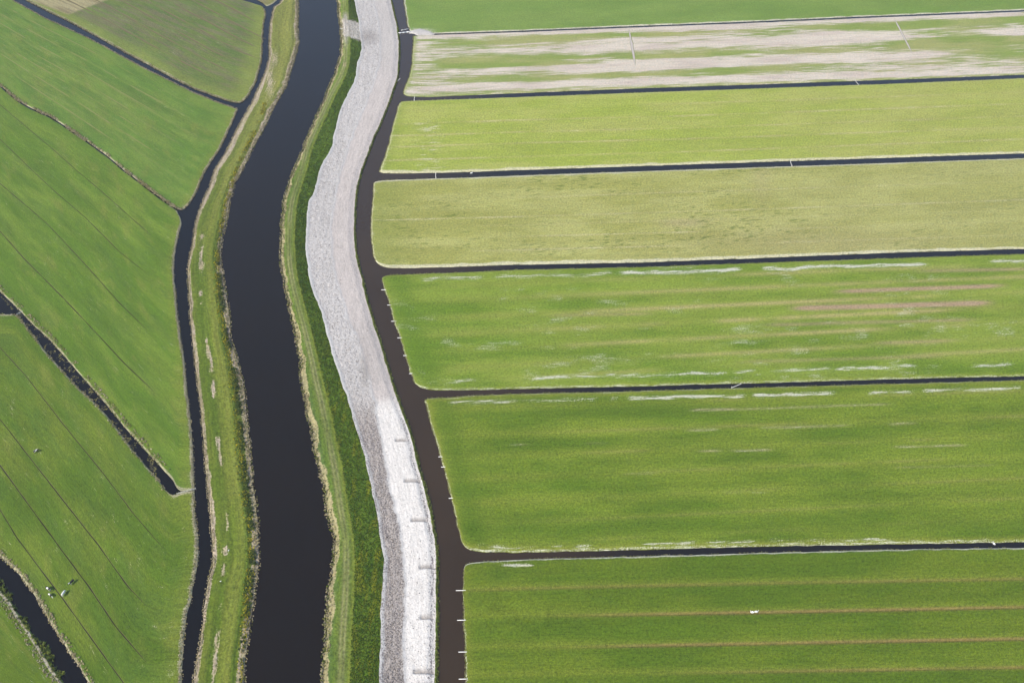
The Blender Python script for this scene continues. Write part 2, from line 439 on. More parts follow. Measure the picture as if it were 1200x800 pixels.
f_top = {1: [(484, 42.5), (490, 41.6)] + [(x, y + .8) for x, y in thin[1:]],
         2: ext([(468.5, 121), (471, 118.5), (485, 118), (500, 117.5), (600, 114), (750, 108.5), (900, 103.3), (1050, 98), (1200, 91.7)]),
         3: ext([(437.5, 215), (440.5, 212), (450, 211), (500, 209.3), (550, 207.7), (600, 205.7), (750, 200.5), (900, 195.5), (1050, 190.5), (1200, 185.3)]),
         4: ext([(447.5, 326.5), (448.5, 323.7), (455, 322), (475, 321), (500, 320), (550, 318.5), (600, 315.8), (750, 312.5), (900, 307.3), (1050, 302), (1200, 297.3)]),
         5: ext([(497, 470), (498.5, 467.3), (503, 466), (525, 465), (550, 463.2), (600, 461), (750, 457.5), (900, 453), (1050, 449), (1200, 444.8)]),
         6: ext([(543.7, 665), (545, 660.5), (548, 659), (563, 657.5), (600, 655), (750, 651), (900, 646.7), (1050, 643), (1200, 640.7)])}
f_left = {0: [(462, -60), (472.5, 0), (475, 15), (477.5, 30), (480, 36.5)],
          1: [(484, 42.5), (484, 50), (482.5, 65), (482.5, 75), (480, 88), (476, 98), (472.5, 107), (472.7, 110.5)],
          2: [(468.5, 121), (466, 126), (462.5, 140), (459, 152), (455, 170), (450, 185), (445, 198), (443.5, 201.5)],
          3: [(437.5, 215), (437, 230), (435, 250), (434.5, 275), (436, 290), (438, 302), (440, 306)],
          4: [(447.5, 326.5), (450, 338), (455, 352), (461, 375), (466, 388), (470, 401), (475, 418), (480, 435), (486, 449)],
          5: [(497, 470), (500, 480), (505, 498), (511, 518), (517.5, 540), (522.5, 558), (527.5, 580), (533, 601), (536, 615), (541, 635)],
          6: [(543.7, 665), (542.5, 690), (543, 720), (544.5, 750), (545, 775), (545, 800), (545, 880)]}
er_pts = [p for i in range(7) for p in f_left[i]]
er = Line(er_pts, DITCH, 0, 0, 0, 3)
ribbon('ditch', lambda Y: el(Y) - 0.6, lambda Y: er(Y) + 15.0, DITCH, M_ditche, 'brown silty ditch running along the white sand strip', 'ditch')
for i in range(6):
    a = side(f_bot[i], jit=0); b = side(f_top[i + 1], jit=0)
    u = np.linspace(0.0, 1, 120); A, _ = resample(a, u); B, _ = resample(b, u)
    D = B - A; Dn = D / (np.linalg.norm(D, axis=1)[:, None] + 1e-6)
    A2, B2 = A - Dn * 0.9, B + Dn * 0.9
    k = A2[:, 0] > er(A2[:, 1]) + 7.0
    P = np.stack([np.c_[A2[k], np.full(k.sum(), DITCH - 0.005)], np.c_[B2[k], np.full(k.sum(), DITCH - 0.005)]], 1)[:, ::-1]
    f = grid_faces(len(P), 2)
    lab = ['narrow half-dry ditch along the top of the patchy bare field', 'straight ditch between the bare patchy field and the yellow-green field',
           'straight ditch between the yellow-green field and the pale olive field', 'straight ditch between the pale olive field and the striped green field',
           'straight ditch crossed by a slanting pale plank', 'straight ditch nearest the camera on the east side'][i]
    st = sst(75, 8, P[..., 0].ravel() - P[0, 0, 0])
    tag(link('ditch', mesh_np('ditch', P, f, np.full(len(f), 4), dict(silt=st)), M_ditche), lab, 'ditch', kind='structure')

# west side edges
A_up = [(-120, -83), (-60, -48), (0, -15), (29, 0), (50, 11), (75, 23), (100, 36), (125, 50), (150, 64), (175, 77), (200, 91), (225, 103.5), (250, 113), (270, 119.5), (281, 121)]
A_lo = [(-120, -72), (-60, -40), (0, -7), (14, 0), (25, 6), (50, 20), (75, 31.5), (100, 43), (125, 56), (150, 70), (175, 83), (200, 95), (225, 107.5), (250, 118), (270, 125), (279, 128)]
B_ln = [(-120, 20), (-60, 60), (0, 101), (20, 118), (35, 127), (58, 137), (75, 148), (100, 165), (125, 183), (145, 200), (165, 215), (180, 227), (198, 240), (208, 246.5)]
C_up = [(-120, 228), (-60, 285), (0, 342), (12, 353), (25, 366), (40, 382), (59, 399), (80, 423), (100, 446), (115, 463), (130, 481), (145, 500), (160, 516), (175, 533), (190, 549), (204, 565), (208, 574), (212, 576.5), (228.7, 575.5)]
C_lo = [(-120, 362), (-40, 366), (0, 367.5), (17, 368), (24, 372), (35, 387), (44, 398), (50, 407), (70, 430), (90, 452), (110, 470), (125, 486), (140, 505), (155, 526), (170, 543), (185, 561), (197, 577), (202, 581.5), (207, 580), (212, 576.8), (228.8, 575.8)]
D_up = [(-120, 540), (-60, 594), (0, 652), (10, 662), (25, 676), (35, 690), (45, 705), (55, 722), (63, 737), (73, 752), (82, 767), (92, 780), (100, 795), (104, 801), (135, 855), (150, 880)]
D_lo = [(-120, 575), (-60, 630), (0, 687), (10, 700), (18, 712), (28, 727), (38, 742), (48, 757), (58, 775), (68, 790), (76, 801), (108, 855), (122, 880)]


def ditch_sheet(a, b, lab, grow=0.9, z=DITCH - 0.005, cut=1.0, mat=None):
    u = np.linspace(0, cut, 140); A, _ = resample(side(a, jit=0), u); B, _ = resample(side(b, jit=0), u)
    D = B - A; Dn = D / (np.linalg.norm(D, axis=1)[:, None] + 1e-6)
    P = np.stack([np.c_[A - Dn * grow, u * 0 + z], np.c_[B + Dn * grow, u * 0 + z]], 1)[:, ::-1]
    f = grid_faces(len(P), 2)
    return tag(link('ditch', mesh_np('ditch', P, f, np.full(len(f), 4)), mat or M_ditchw), lab, 'ditch', kind='structure')


ribbon('ditch', lambda Y: wlx(Y) - 7.0, lambda Y: wrx(Y) + 0.9, DITCH, M_ditchw, 'long winding dark ditch along the west foot of the embankment', 'ditch')
ditch_sheet(A_up, A_lo, 'thin blue ditch slanting across the upper left corner')
ditch_sheet([(x, y - 1.1) for x, y in B_ln], [(x, y + 1.1) for x, y in B_ln], 'narrow overgrown ditch half choked with dry reed', grow=0.6, cut=0.97)
ditch_sheet(C_up[:-2], C_lo[:-3], 'dark dead-end ditch flecked with floating duckweed')
ditch_sheet(D_up, D_lo, 'wide black ditch beside the grazing cows')
E_lo = [(225, -24), (255, -12), (285, 0.5), (297, 4), (306, 7), (308.5, 9)]
E_up = [(225, -32), (255, -20), (290, -6), (303, 1), (308.5, 4), (309.5, 5)]
ditch_sheet(E_up, E_lo, 'short blue ditch end at the top edge beside the corner of the pasture')

# ------------------------------------------------------------------ fields on the east side
def G1(r, g, b, r2, g2, b2): return (C(r, g, b), C(r2, g2, b2))


def paint0(cx):
    c, a, m = base_paint(cx, G1(128, 165, 76, 138, 171, 82), 11, (0, 0, .9, .8), band=.10)
    c = mixc(c, C(150, 178, 90), sst(5, 0, cx['left']) * .5)
    px, py = cx['px'], cx['py']
    s = gauss((px - 492) / 14, 1) * gauss((py - 36.5) / 3, 1)
    m = np.maximum(m, 1.0 * s)
    return c, a, m


def paint1(cx):
    px, py, um, vm = cx['px'], cx['py'], cx['um'], cx['vm']
    c, a, m = base_paint(cx, G1(152, 178, 88, 178, 188, 112), 21, (.7, 0, .9, .6), C(214, 204, 182), 2.5)
    v = cx['v']
    n = fbm(um / 60, vm / 6, 77, 5) - 0.5
    b = 0.66 + 1.7 * n
    off = (0.062 * (600 - px)) * 0
    def blob(x0, x1, y0, y1, sy, k):      # elongated bare tongue following the field
        t = np.clip((px - x0) / (x1 - x0), 0, 1); yy = y0 + (y1 - y0) * t
        return k * win(px, [(x0, x1, 1)], 40) * gauss(py - yy, sy)
    bare = np.zeros_like(px)
    for q in [(500, 1200, 43, 16.5, 3.5, .8), (660, 1075, 59, 42, 5.0, 1.1), (700, 900, 50, 46, 5, .7), (650, 1120, 82, 64, 5.5, 1.1), (690, 900, 76, 70, 6, .8), (1160, 1330, 39, 34, 5, 1.0), (560, 700, 64, 58, 3, .5), (500, 640, 88, 80, 4, .6),
              (500, 1200, 103, 84, 4.0, .9), (620, 800, 98, 92, 4, .4), (480, 505, 60, 80, 22, .55), (940, 1010, 38, 36, 4, .8)]:
        bare = np.maximum(bare, blob(*q))
    bare = bare + (b - 0.40) + .9 * (fbm(um / 14, vm / 1.6, 79, 4) - .5)
    green = np.zeros_like(px)
    for q in [(505, 660, 78, 71, 5, .9), (640, 780, 45, 39, 3, .6), (960, 1045, 34, 31, 4, .8), (1040, 1330, 54, 40, 6, .9), (1060, 1330, 30, 18, 4, .7), (600, 900, 93, 80, 3, .45), (740, 860, 66, 62, 3, .7), (510, 700, 53, 44, 3, .5), (870, 1330, 80, 60, 4, .35)]:
        green = np.maximum(green, blob(*q))
    m = np.maximum(m, np.clip(bare - green, 0, 1.05))
    a = mixc(C(228, 214, 194, 1.15), C(218, 201, 184, 1.15), sst(.4, .7, fbm(um / 30, vm / 5, 5, 3)))
    c = mixc(c, C(196, 190, 150), np.clip(.1 + .6 * (bare - green), 0, .5) * .6)
    ed = sst(3.5, 2.0, np.minimum(cx['left'], cx['bottom']))
    m = m * (1 - ed * .7)
    return c, a, m


def lines_paint(cx, c, a, m, lines, tint, sig=1.1, k=.5, mk=.75, seed=0):
    px, py = cx['px'], cx['py']
    for j, (pts, segs) in enumerate(lines):
        d = py - yl(px, pts)
        w = win(px, segs, 20) if segs else np.ones_like(px)
        nz = sst(.3, .65, fbm(px / 45, d * 0 + j, seed + j, 3))
        g = gauss(d, sig) * w * (0.45 + 0.55 * nz)
        c = mixc(c, tint, np.clip(g * k, 0, 1)); m = np.maximum(m, g * mk)
    return c, m


def paint2(cx):
    c, a, m = base_paint(cx, G1(174, 196, 84, 188, 202, 100), 31, (.25, 0, 1.0, .5), C(222, 216, 172), 2.2, band=.12)
    L = [([(480, 145), (600, 141), (800, 136), (1200, 121.5), (1330, 117)], None), ([(480, 159), (600, 155), (800, 150), (1200, 136), (1330, 131)], None),
         ([(470, 172), (600, 168), (800, 163), (1200, 149), (1330, 145)], None), ([(460, 188), (600, 184), (800, 178), (1200, 163), (1330, 158)], None),
         ([(500, 130), (780, 122), (1200, 108), (1330, 103)], [(480, 520, .5), (760, 1330, .7)])]
    c, m = lines_paint(cx, c, a, m, L, C(206, 192, 122), 1.1, .6, .30, 3)
    px, py = cx['px'], cx['py']
    k = gauss((px - 503) / 16, 1) * sst(.5, .75, fbm(cx['um'] / 6, cx['vm'] / 1.5, 9, 3)) * sst(135, 145, py)
    m = np.maximum(m, k * .75)
    c = mixc(c, C(150, 172, 74), sst(10, 2, cx['left']) * .6)
    c = mixc(c, C(186, 192, 108), sst(700, 1200, px) * .35)  # paler toward the right: haze and glare put into the colour
    return c, a, m


def paint3(cx):
    c, a, m = base_paint(cx, G1(176, 184, 96, 198, 196, 116), 41, (.9, 0, 1.1, .6), C(220, 214, 174), 2.0, band=.16)
    px, py, um, vm = cx['px'], cx['py'], cx['um'], cx['vm']
    L = [([(450, 231), (600, 232), (800, 225), (1200, 212), (1330, 208)], [(600, 1330, .6)]), ([(450, 258), (600, 254), (850, 246.5), (1200, 234), (1330, 230)], None),
         ([(450, 281), (690, 275), (800, 272), (1200, 259), (1330, 255)], [(620, 820, .9), (900, 1330, .6)]), ([(450, 297), (600, 293), (790, 288), (1200, 275), (1330, 270)], [(560, 800, .9), (900, 1330, .8)]),
         ([(600, 264), (1200, 246), (1330, 242)], [(560, 1200, .35)])]
    c, m = lines_paint(cx, c, a, m, L, C(216, 204, 142), 0.8, .75, .35, 6)
    c = mixc(c, C(190, 172, 128), .55 * gauss(np.hypot((px - 800) / 26, (py - 261) / 5), 1))
    c = mixc(c, C(196, 180, 130), .45 * gauss(np.hypot((px - 960) / 150, (py - 285) / 20), 1) + .35 * gauss((px - 893) / 12, 1) * sst(260, 200, py))
    dk = sst(.66, .74, fbm(um / 3.0, vm / 1.4, 51, 3)) * sst(.35, .7, fbm(um / 50, vm / 20, 52, 2))
    c = mixc(c, C(108, 132, 56), dk * .8)
    c = mixc(c, C(188, 186, 116), sst(700, 1200, px) * .4)  # washed-out haze and glare of the far right mixed into the tint
    c = mixc(c, C(146, 164, 78), .5 * sst(500, 440, px))
    return c, a, m


def paint4(cx):
    px, py, um, vm = cx['px'], cx['py'], cx['um'], cx['vm']
    c, a, m = base_paint(cx, G1(118, 154, 52, 146, 173, 70), 61, (.2, 0, .4, .5), C(222, 220, 196), 1.2, band=.22)
    y0, y1 = yl(px, f_top[4]), yl(px, f_bot[4])
    s = 16.5
    for off, k in ((27, .5), (45, .7), (62, .8), (80, .6), (98, .45), (112, .4), (12, .4)):       # lighter dry crests between the dark strips
        yy = yl(px, [(450, 324 + off * 1.14), (1200, 297 + off), (1330, 292 + off)])
        d = py - yy; nz = fbm(px / 90, px * 0 + off, 4, 3)
        c = mixc(c, C(166, 178, 84), gauss(d, 4.5) * k * .7 * (.35 + nz) * sst(470, 560, px))
        c = mixc(c, C(196, 184, 118), np.clip(gauss(d, 2.2) * k * 1.3 * sst(.3, .65, nz) * sst(560, 820, px), 0, .85))
    P = C(200, 168, 136)
    for pts, segs, sg, k in (([(880, 345), (1175, 335)], [(985, 1172, 1.0)], 2.4, .95), ([(900, 362), (1160, 355)], [(935, 1155, 1.2)], 3.0, 1.0), ([(880, 381), (1160, 374)], [(900, 1140, .8)], 2.2, .6), ([(1000, 319), (1330, 313)], [(1080, 1330, .8)], 2.0, .7), ([(1020, 402), (1200, 396)], [(1030, 1120, .8)], 1.8, .6), ([(640, 370), (780, 367)], [(650, 760, .7)], 2, .6), ([(860, 424), (1120, 417)], [(870, 1100, .7)], 2, .4)):
        g = win(px, segs, 18) * gauss(py - yl(px, pts), sg) * (.6 + .8 * fbm(um / 20, vm / 2, 8, 3)) * k
        c = mixc(c, P, np.clip(g, 0, .9))
    W = [([(470, 325.5), (500, 327), (600, 323.5), (750, 320), (900, 315), (1050, 310), (1200, 306), (1330, 301)], [(492, 565, .75), (580, 720, .65), (726, 868, 1.1), (895, 1085, 1.1), (1160, 1330, .8)]),
         ([(520, 447.5), (600, 443.5), (750, 440), (850, 436.5), (1000, 431.5), (1200, 426), (1330, 422)], [(530, 556, .8), (618, 700, .9), (700, 850, .9), (862, 884, .7), (905, 975, .75), (980, 1075, 1.1), (1140, 1185, .8)])]
    for j, (pts, segs) in enumerate(W):
        d = py - yl(px, pts) - (fbm(um / 12, um * 0, 3 + j, 3) - .5) * 4
        m = np.maximum(m, gauss(d, 2.1) * win(px, segs, 8) * ((.40 if j == 0 else .28) + .55 * sst(.36, .62, fbm(um / 7, vm / .55, 203 + j, 3))))
    m = np.maximum(m, sst(.45, .75, fbm(um / 9, vm / 5, 19, 3)) * .27 * sst(.42, .6, fbm(um / 40, vm / 14, 20, 2)))
    hd = sst(16, 2, cx['left'])
    c = mixc(c, C(104, 142, 44), gauss(cx['left'] - 10, 6) * .6)
    c = mixc(c, C(152, 168, 72), sst(4, 0, np.minimum(np.minimum(cx['left'], cx['top']), cx['bottom'])) * .7)
    return c, a, m


def paint5(cx):
    px, py, um, vm = cx['px'], cx['py'], cx['um'], cx['vm']
    c, a, m = base_paint(cx, G1(102, 136, 40, 126, 154, 54), 71, (.3, 0, .45, .5), C(220, 218, 190), 1.3, band=.25)
    for off, k in ((12, .5), (42, .5), (66, .5), (90, .45), (116, .4), (140, .35), (163, .3)):
        yy = yl(px, [(500, 466 + off * 1.08), (1200, 446 + off * .98), (1330, 441 + off * .97)])
        nz = fbm(px / 90, px * 0 + off, 14, 3)
        c = mixc(c, C(150, 168, 68), gauss(py - yy, 6) * k * (.3 + nz))
        c = mixc(c, C(168, 160, 92), gauss(py - yy, 1.5) * k * sst(.4, .7, nz) * sst(560, 800, px) * .8)
    for pts, segs, sg, k in (([(808, 480.5), (890, 478.5), (1045, 473)], [(812, 870, 1.1), (870, 1040, .7)], 1.3, .9), ([(760, 504.5), (830, 503.2), (1070, 496)], [(808, 838, 1.0), (895, 995, .7), (1045, 1070, .8)], 1.4, .8), ([(725, 530), (900, 527), (1150, 521)], [(822, 842, .9), (860, 902, 1.1), (1048, 1130, .8)], 1.1, .9), ([(735, 555), (1200, 544)], [(735, 770, .7), (1050, 1165, .4)], 1.2, .6), ([(600, 521), (740, 518)], [(600, 618, .7), (690, 708, .7)], .9, .6), ([(820, 578), (1200, 571)], [(850, 870, .7), (880, 900, .5)], 1.2, .5)):
        g = win(px, segs, 9) * gauss(py - yl(px, pts), sg)
        g = g * (.35 + .65 * sst(.35, .6, fbm(um / 8, vm / .6, 16, 3)))
        c = mixc(c, C(200, 186, 144), np.clip(g * k * .8, 0, .8)); m = np.maximum(m, .45 * g * sst(.4, .6, fbm(um / 10, vm, 4, 2)))
    W = [([(525, 472), (600, 470.5), (750, 466), (900, 463), (1050, 459), (1200, 454), (1330, 450)], [(528, 606, 1.0), (608, 700, .6), (716, 722, .9), (736, 872, 1.2), (884, 978, 1.2), (1020, 1072, 1.1), (1082, 1195, .85)]),
         ([(545, 639), (600, 641), (750, 638), (900, 634), (1065, 632), (1330, 624)], [(560, 626, .9), (648, 662, .8), (672, 690, .8), (756, 815, .9), (828, 882, .9), (900, 1010, .6), (1010, 1068, .9)])]
    for j, (pts, segs) in enumerate(W):
        d = py - yl(px, pts) - (fbm(um / 12, um * 0, 13 + j, 3) - .5) * 3
        m = np.maximum(m, gauss(d, 2.0) * win(px, segs, 6) * ((.28 if j == 0 else .12) + .62 * sst(.36, .62, fbm(um / 7, vm / .55, 213 + j, 3))))
    c = mixc(c, C(96, 130, 36), gauss(cx['left'] - 9, 5) * .6 + gauss(cx['bottom'] - 11, 5) * .5)
    c = mixc(c, C(160, 170, 74), sst(5, 0, np.minimum(np.minimum(cx['left'], cx['top']), cx['bottom'])) * .7)
    return c, a, m


def paint6(cx):
    px, py, um, vm = cx['px'], cx['py'], cx['um'], cx['vm']
    c, a, m = base_paint(cx, G1(98, 130, 36, 116, 142, 46), 81, (.95, 0, .5, .45), C(216, 214, 186), 1.0, band=.2)
    for j, (pts, t0, k) in enumerate((([(560, 691), (600, 689.5), (900, 683), (1200, 678), (1330, 675)], 560, .5), ([(560, 723), (600, 722), (900, 717), (1200, 711), (1330, 708)], 740, 1.0), ([(560, 760), (600, 759), (900, 753.5), (1200, 748), (1330, 745)], 740, 1.0), ([(560, 793), (600, 792), (900, 786.5), (1200, 781.5), (1330, 779)], 850, .7), ([(560, 829), (1330, 815)], 800, .7))):
        d = py - yl(px, pts)
        c = mixc(c, C(136, 156, 60), gauss(d + 3, 4.5) * .55)
        c = mixc(c, C(90, 122, 34), gauss(d - 7, 6) * .35)
        nz = .5 + .7 * (fbm(um / 40, um * 0 + j, 44, 3) - .2)
        c = mixc(c, C(176, 146, 90), np.clip(gauss(d + .3, 1.9) * sst(t0 - 140, t0 + 90, px) * k * nz, 0, .9))
        c = mixc(c, C(92, 76, 44), np.clip(gauss(d - 1.6, .8) * sst(t0 - 140, t0 + 90, px) * k * .8 * nz, 0, .8))
    # turning arcs of the mower on the headland
    r = np.hypot(px - 592, (py - 722) * 1.3)
    c = c * (1 + .45 * (fbm(r / 5, np.arctan2(py - 722, px - 592) * 1.5, 3, 3) - .5) * sst(75, 35, r))[..., None]
    c = mixc(c, C(92, 126, 40), .6 * gauss(np.hypot((px - 585) / 14, (py - 672) / 9), 1))
    m = np.maximum(m, gauss(py - 662, 1.6) * win(px, [(588, 624, .9)], 5))
    c = mixc(c, C(134, 150, 58), sst(6, 0, cx['left']) * .7)
    return c, a, m


paints = [paint0, paint1, paint2, paint3, paint4, paint5, paint6]
flabels = ['plain fresh green field at the top edge beyond the narrow half-dry ditch', 'patchy field with large bare beige soil tongues and two straight trench scars',
           'yellow-green mown field with thin pale stripes below the bare patchy field', 'pale olive dried-out field with dark green specks',
           'striped green field with pinkish bare streaks toward its right end', 'deep green field with a broken white line along its upper edge', 'dark green field nearest the camera with brown furrow lines']
fsteps = [(3, 1.8), (2.2, 1.1), (2.4, 0.9), (2.2, 0.8), (1.6, 0.7), (1.5, 0.6), (1.5, 0.5)]
topfar = [(462, -48), (800, -58), (1330, -70)]
botnear = [(545, 868), (800, 862), (1330, 850)]
field_edges = {}
fields = []
for i in range(7):
    tp = side(f_top[i] if i else topfar, jit=.3 if i else 0, seed=100 + i); bt = side(f_bot[i] if i < 6 else botnear, jit=.3 if i < 6 else 0, seed=120 + i)
    lf = side(f_left[i] if i not in (0, 6) else ([(462, -48)] + f_left[0][1:] if i == 0 else f_left[6][:-1] + [(545, 868)]), jit=.45, seed=140 + i)
    lf[0], lf[-1] = tp[0], bt[0]
    rt = np.stack([tp[-1] + (bt[-1] - tp[-1]) * t for t in np.linspace(0, 1, 30)])
    o = patch('field', tp, rt, bt, lf, M_patchy if i == 1 else M_field, paints[i], fsteps[i], (1 if i else 0, 0, 1 if i < 6 else 0, 1))
    tag(o, flabels[i], 'field', kind='structure')
    field_edges[i] = (tp, bt, lf); fields.append(o)

# ------------------------------------------------------------------ pastures on the west side
def wl_side(y0, y1, extra0=None, extra1=None):
    pts = [p for p in WL if y0 < p[1] < y1]
    pts = ([extra0] if extra0 else []) + pts + ([extra1] if extra1 else [])
    return pts


def paintL(seed, cols, fringe, fc=C(186, 178, 142), dark=0.0, extra=None, fw=1.5):
    def f(cx):
        um, vm = cx['um'], cx['vm']
        c, a, m = base_paint(cx, cols, seed, fringe, fc, fw, band=.16)
        n2 = fbm(um / 14, vm / 14, seed + 3, 4)
        c = mixc(c, C(150, 160, 78), sst(.55, .8, n2) * .35)
        c = mixc(c, C(96, 132, 58), sst(.5, .25, fbm(um / 25, vm / 9, seed + 9, 3)) * .4)
        c = mixc(c, C(150, 162, 70), sst(9, 1, cx['right']) * .35)
        m = np.maximum(m, .22 * sst(.6, .85, fbm(um / 4, vm / 3, seed + 21, 3)))
        if extra: c, a, m = extra(cx, c, a, m)
        return c, a, m
    return f


def extraL0(cx, c, a, m):
    px, py, um, vm = cx['px'], cx['py'], cx['um'], cx['vm']
    n = fbm(um / 30, vm / 2.2, 91, 4)
    inside = sst(3, 14, cx['bottom']) * sst(4, 22, cx['right'])
    c = mixc(c, C(140, 130, 96), inside * sst(.45, .66, n) * .9)
    c = mixc(c, C(112, 126, 80), inside * .35)
    c = mixc(c, C(150, 164, 84), (1 - inside) * .6)
    # pale stubble corner
    k = sst(-2, 1.5, (py * -1.0 + 17) + np.abs(px - 80) * -.38 + 0 * px)
    c = mixc(c, C(196, 182, 136), k * .9)
    c = mixc(c, C(128, 112, 78), k * sst(.5, .75, fbm(um / 40, vm / 2.5, 97, 3)) * .6)
    return c, a, m


def extraL1(cx, c, a, m):
    v = cx['v']
    for j, (t, k) in enumerate(((.14, .35), (.27, .5), (.40, .45), (.53, .5), (.66, .5), (.80, .4))):
        d = (v - t - .004 * (fbm(cx['um'] / 60, cx['um'] * 0, j, 2) - .5)) * 95
        c = mixc(c, C(170, 170, 100), gauss(d, .8) * k * .6 * sst(.35, .65, fbm(cx['um'] / 30, cx['um'] * 0 + j, 55, 3)) * sst(8, 26, cx['right']))
    return c, a, m


L_left = -112
wl127 = [(281, 121), (285, 119.5), (289, 116), (294, 108), (300, 97), (305, 80), (307.5, 68), (308, 50), (309, 30), (311.5, 20), (311, 13), (308.5, 9)]
def seg(p, q, n=40): return np.stack([p + (q - p) * t for t in np.linspace(0, 1, n)])

# upper-left pasture beyond the slanting ditch
tp = side([(40, -48), (150, -44), (225, -24), (255, -12), (285, 0.5), (297, 4), (306, 7), (308.5, 9)], jit=.2, seed=201); bt = side([(-56, -46)] + A_up[2:], jit=.3, seed=202)
rt = side(wl127[::-1], jit=.3, seed=203); rt[0], rt[-1] = tp[-1], bt[-1]
o = patch('pasture', tp, rt, bt, seg(tp[0], bt[0]), M_pasture, paintL(211, G1(112, 146, 66, 128, 152, 72), (.3, .8, .7, 0), extra=extraL0), (1.8, 1.1), (([0, .3, .4, 1], [0, 0, 1, 1]), 1, 1, 0))
o1 = o; tag(o, 'brown-streaked pasture in the upper left corner with a pale stubble plot', 'pasture', kind='structure'); e_l0 = (tp, rt, bt)
# small land tip above the short ditch end
tp = side([(225, -48), (300, -48), (325, -30)], jit=0); bt = side(E_up, jit=.1, seed=205); rt = side([(325, -30), (325.5, 0), (320, 5), (313, 8), (309.5, 5)], jit=.1, seed=206); rt[0], rt[-1] = tp[-1], bt[-1]
o = patch('pasture', tp, rt, bt, seg(tp[0], bt[0]), M_pasture, paintL(215, G1(140, 146, 84, 150, 140, 96), (0, .8, .8, 0)), (1.5, 1.2), (0, 1, 1, 0))
tag(o, 'tip of brownish pasture at the top edge between two blue ditches', 'pasture', kind='structure')
# second pasture
tp = side([(-112, -68)] + A_lo[1:], jit=.3, seed=211); bt = side([(-112, 24)] + [(x, y - .8) for x, y in B_ln[1:]], jit=.25, seed=212)
rt = side(wl_side(128, 246.2, (279, 128), (208, 245.7)), jit=.3, seed=213); rt[0], rt[-1] = tp[-1], bt[-1]
o = patch('pasture', tp, rt, bt, seg(tp[0], bt[0]), M_pasture, paintL(221, G1(108, 148, 62, 126, 158, 70), (.9, .8, .8, 0), extra=extraL1), (1.6, 0.9), (1, 1, .8, 0))
o2 = o; tag(o, 'green pasture between the slanting blue ditch and the reed-choked ditch', 'pasture', kind='structure'); e_l1 = (tp, rt, bt)
# third pasture
tp = side([(-112, 27)] + [(x, y + .8) for x, y in B_ln[1:]], jit=.25, seed=221); bt = side([(-112, 236)] + C_up[1:], jit=.3, seed=222)
rt = side(wl_side(247.5, 575, (208, 247.3), (228.7, 575.5)), jit=.3, seed=223); rt[0], rt[-1] = tp[-1], bt[-1]
o3 = patch('pasture', tp, rt, bt, seg(tp[0], bt[0]), M_pasture, paintL(231, G1(104, 142, 50, 122, 154, 60), (.3, .95, .75, 0)), (1.5, 0.9), (.8, 1, ([0, .925, .95, 1], [1, 1, 0, 0]), 0))
tag(o3, 'large wedge of green pasture with long thin furrows above the dead-end ditch', 'pasture', kind='structure'); e_l2 = (tp, rt, bt)
# fourth pasture, with the cows
tp = side([(-112, 362.3)] + C_lo[1:], jit=.3, seed=231); bt = side([(-112, 547)] + D_up[1:-1] + [(142, 868)], jit=.3, seed=232)
rt = side(wl_side(577, 870, (228.8, 575.8), (212, 868)), jit=.3, seed=233); rt[0], rt[-1] = tp[-1], seg(bt[-1], bt[-1])[0]
bt = np.concatenate([bt, seg(bt[-1], gp(212, 868, DITCH)[:2], 20)[1:]]); rt[-1] = bt[-1]
fr = 1 - 75 / 450
o4 = patch('pasture', tp, rt, bt, seg(tp[0], bt[0]), M_pasture, paintL(241, G1(98, 132, 44, 120, 146, 56), (.7, .8, .85, 0)), (1.4, 0.9), (([0, .93, .955, 1], [1, 1, 0, 0]), 1, ([0, .93, .95, 1], [1, 1, 0, 0]), 0))
tag(o4, 'green pasture grazed by black and white cows below the dead-end ditch', 'pasture', kind='structure'); e_l3 = (tp, rt, bt)
# corner pasture
def extraL4(cx, c, a, m):
    d = cx['top']; w = 3.2 + 1.5 * (fbm(cx['um'] / 10, cx['um'] * 0, 5, 3) - .5)
    m = np.maximum(m, 1.1 * sst(1.2, 1.8, d) * sst(w + .8, w - .4, d))
    return c, a, m
tp = side([(-112, 582)] + D_lo[1:-1] + [(115, 868)], jit=.4, seed=241); bt = side([(-112, 860), (0, 868), (114, 868.5)], jit=0)
o = patch('pasture', tp, seg(tp[-1], bt[-1]), bt, seg(tp[0], bt[0]), M_pasture, paintL(251, G1(94, 126, 42, 108, 138, 48), (.2, 0, 0, 0), C(200, 192, 166), extra=extraL4), (1.2, 0.8), (1, 0, 0, 0))
tag(o, 'green pasture corner at the lower left with a pale trodden bank path', 'pasture', kind='structure'); e_l4 = (tp,)

# ------------------------------------------------------------------ embankments
def strip(name, fl, fr, ncol, prof, paint, mat, step=0.8, rough=None, cols=None):
    Y = np.arange(YMIN, YMAX, step); t = np.linspace(0, 1, ncol) if cols is None else cols
    XL, XR = fl(Y), fr(Y)
    X = XL[:, None] + (XR - XL)[:, None] * t[None]
    W = (XR - XL)[:, None] + 0 * X
    YY = Y[:, None] + 0 * X
    cx = dict(t=t[None] + 0 * X, dl=X - XL[:, None], dr=XR[:, None] - X, W=W, X=X, Y=YY)
    Z = prof(cx); P = np.dstack([X, YY, Z]); cx['px'], cx['py'] = proj(P)
    if rough is not None: P[..., 2] += rough(cx)
    c, a, m = paint(cx)
    return grid_obj(name, P, mat, dict(Col=c, Alt=a, msk=m, uvm=np.dstack([YY, X - XL[:, None], 0 * X])))


def edge_cols(n, e=(0, .015, .035, .06, .09)):
    e = np.array(e); return np.concatenate([e, np.linspace(.09, .91, n)[1:-1], (1 - e)[::-1]])


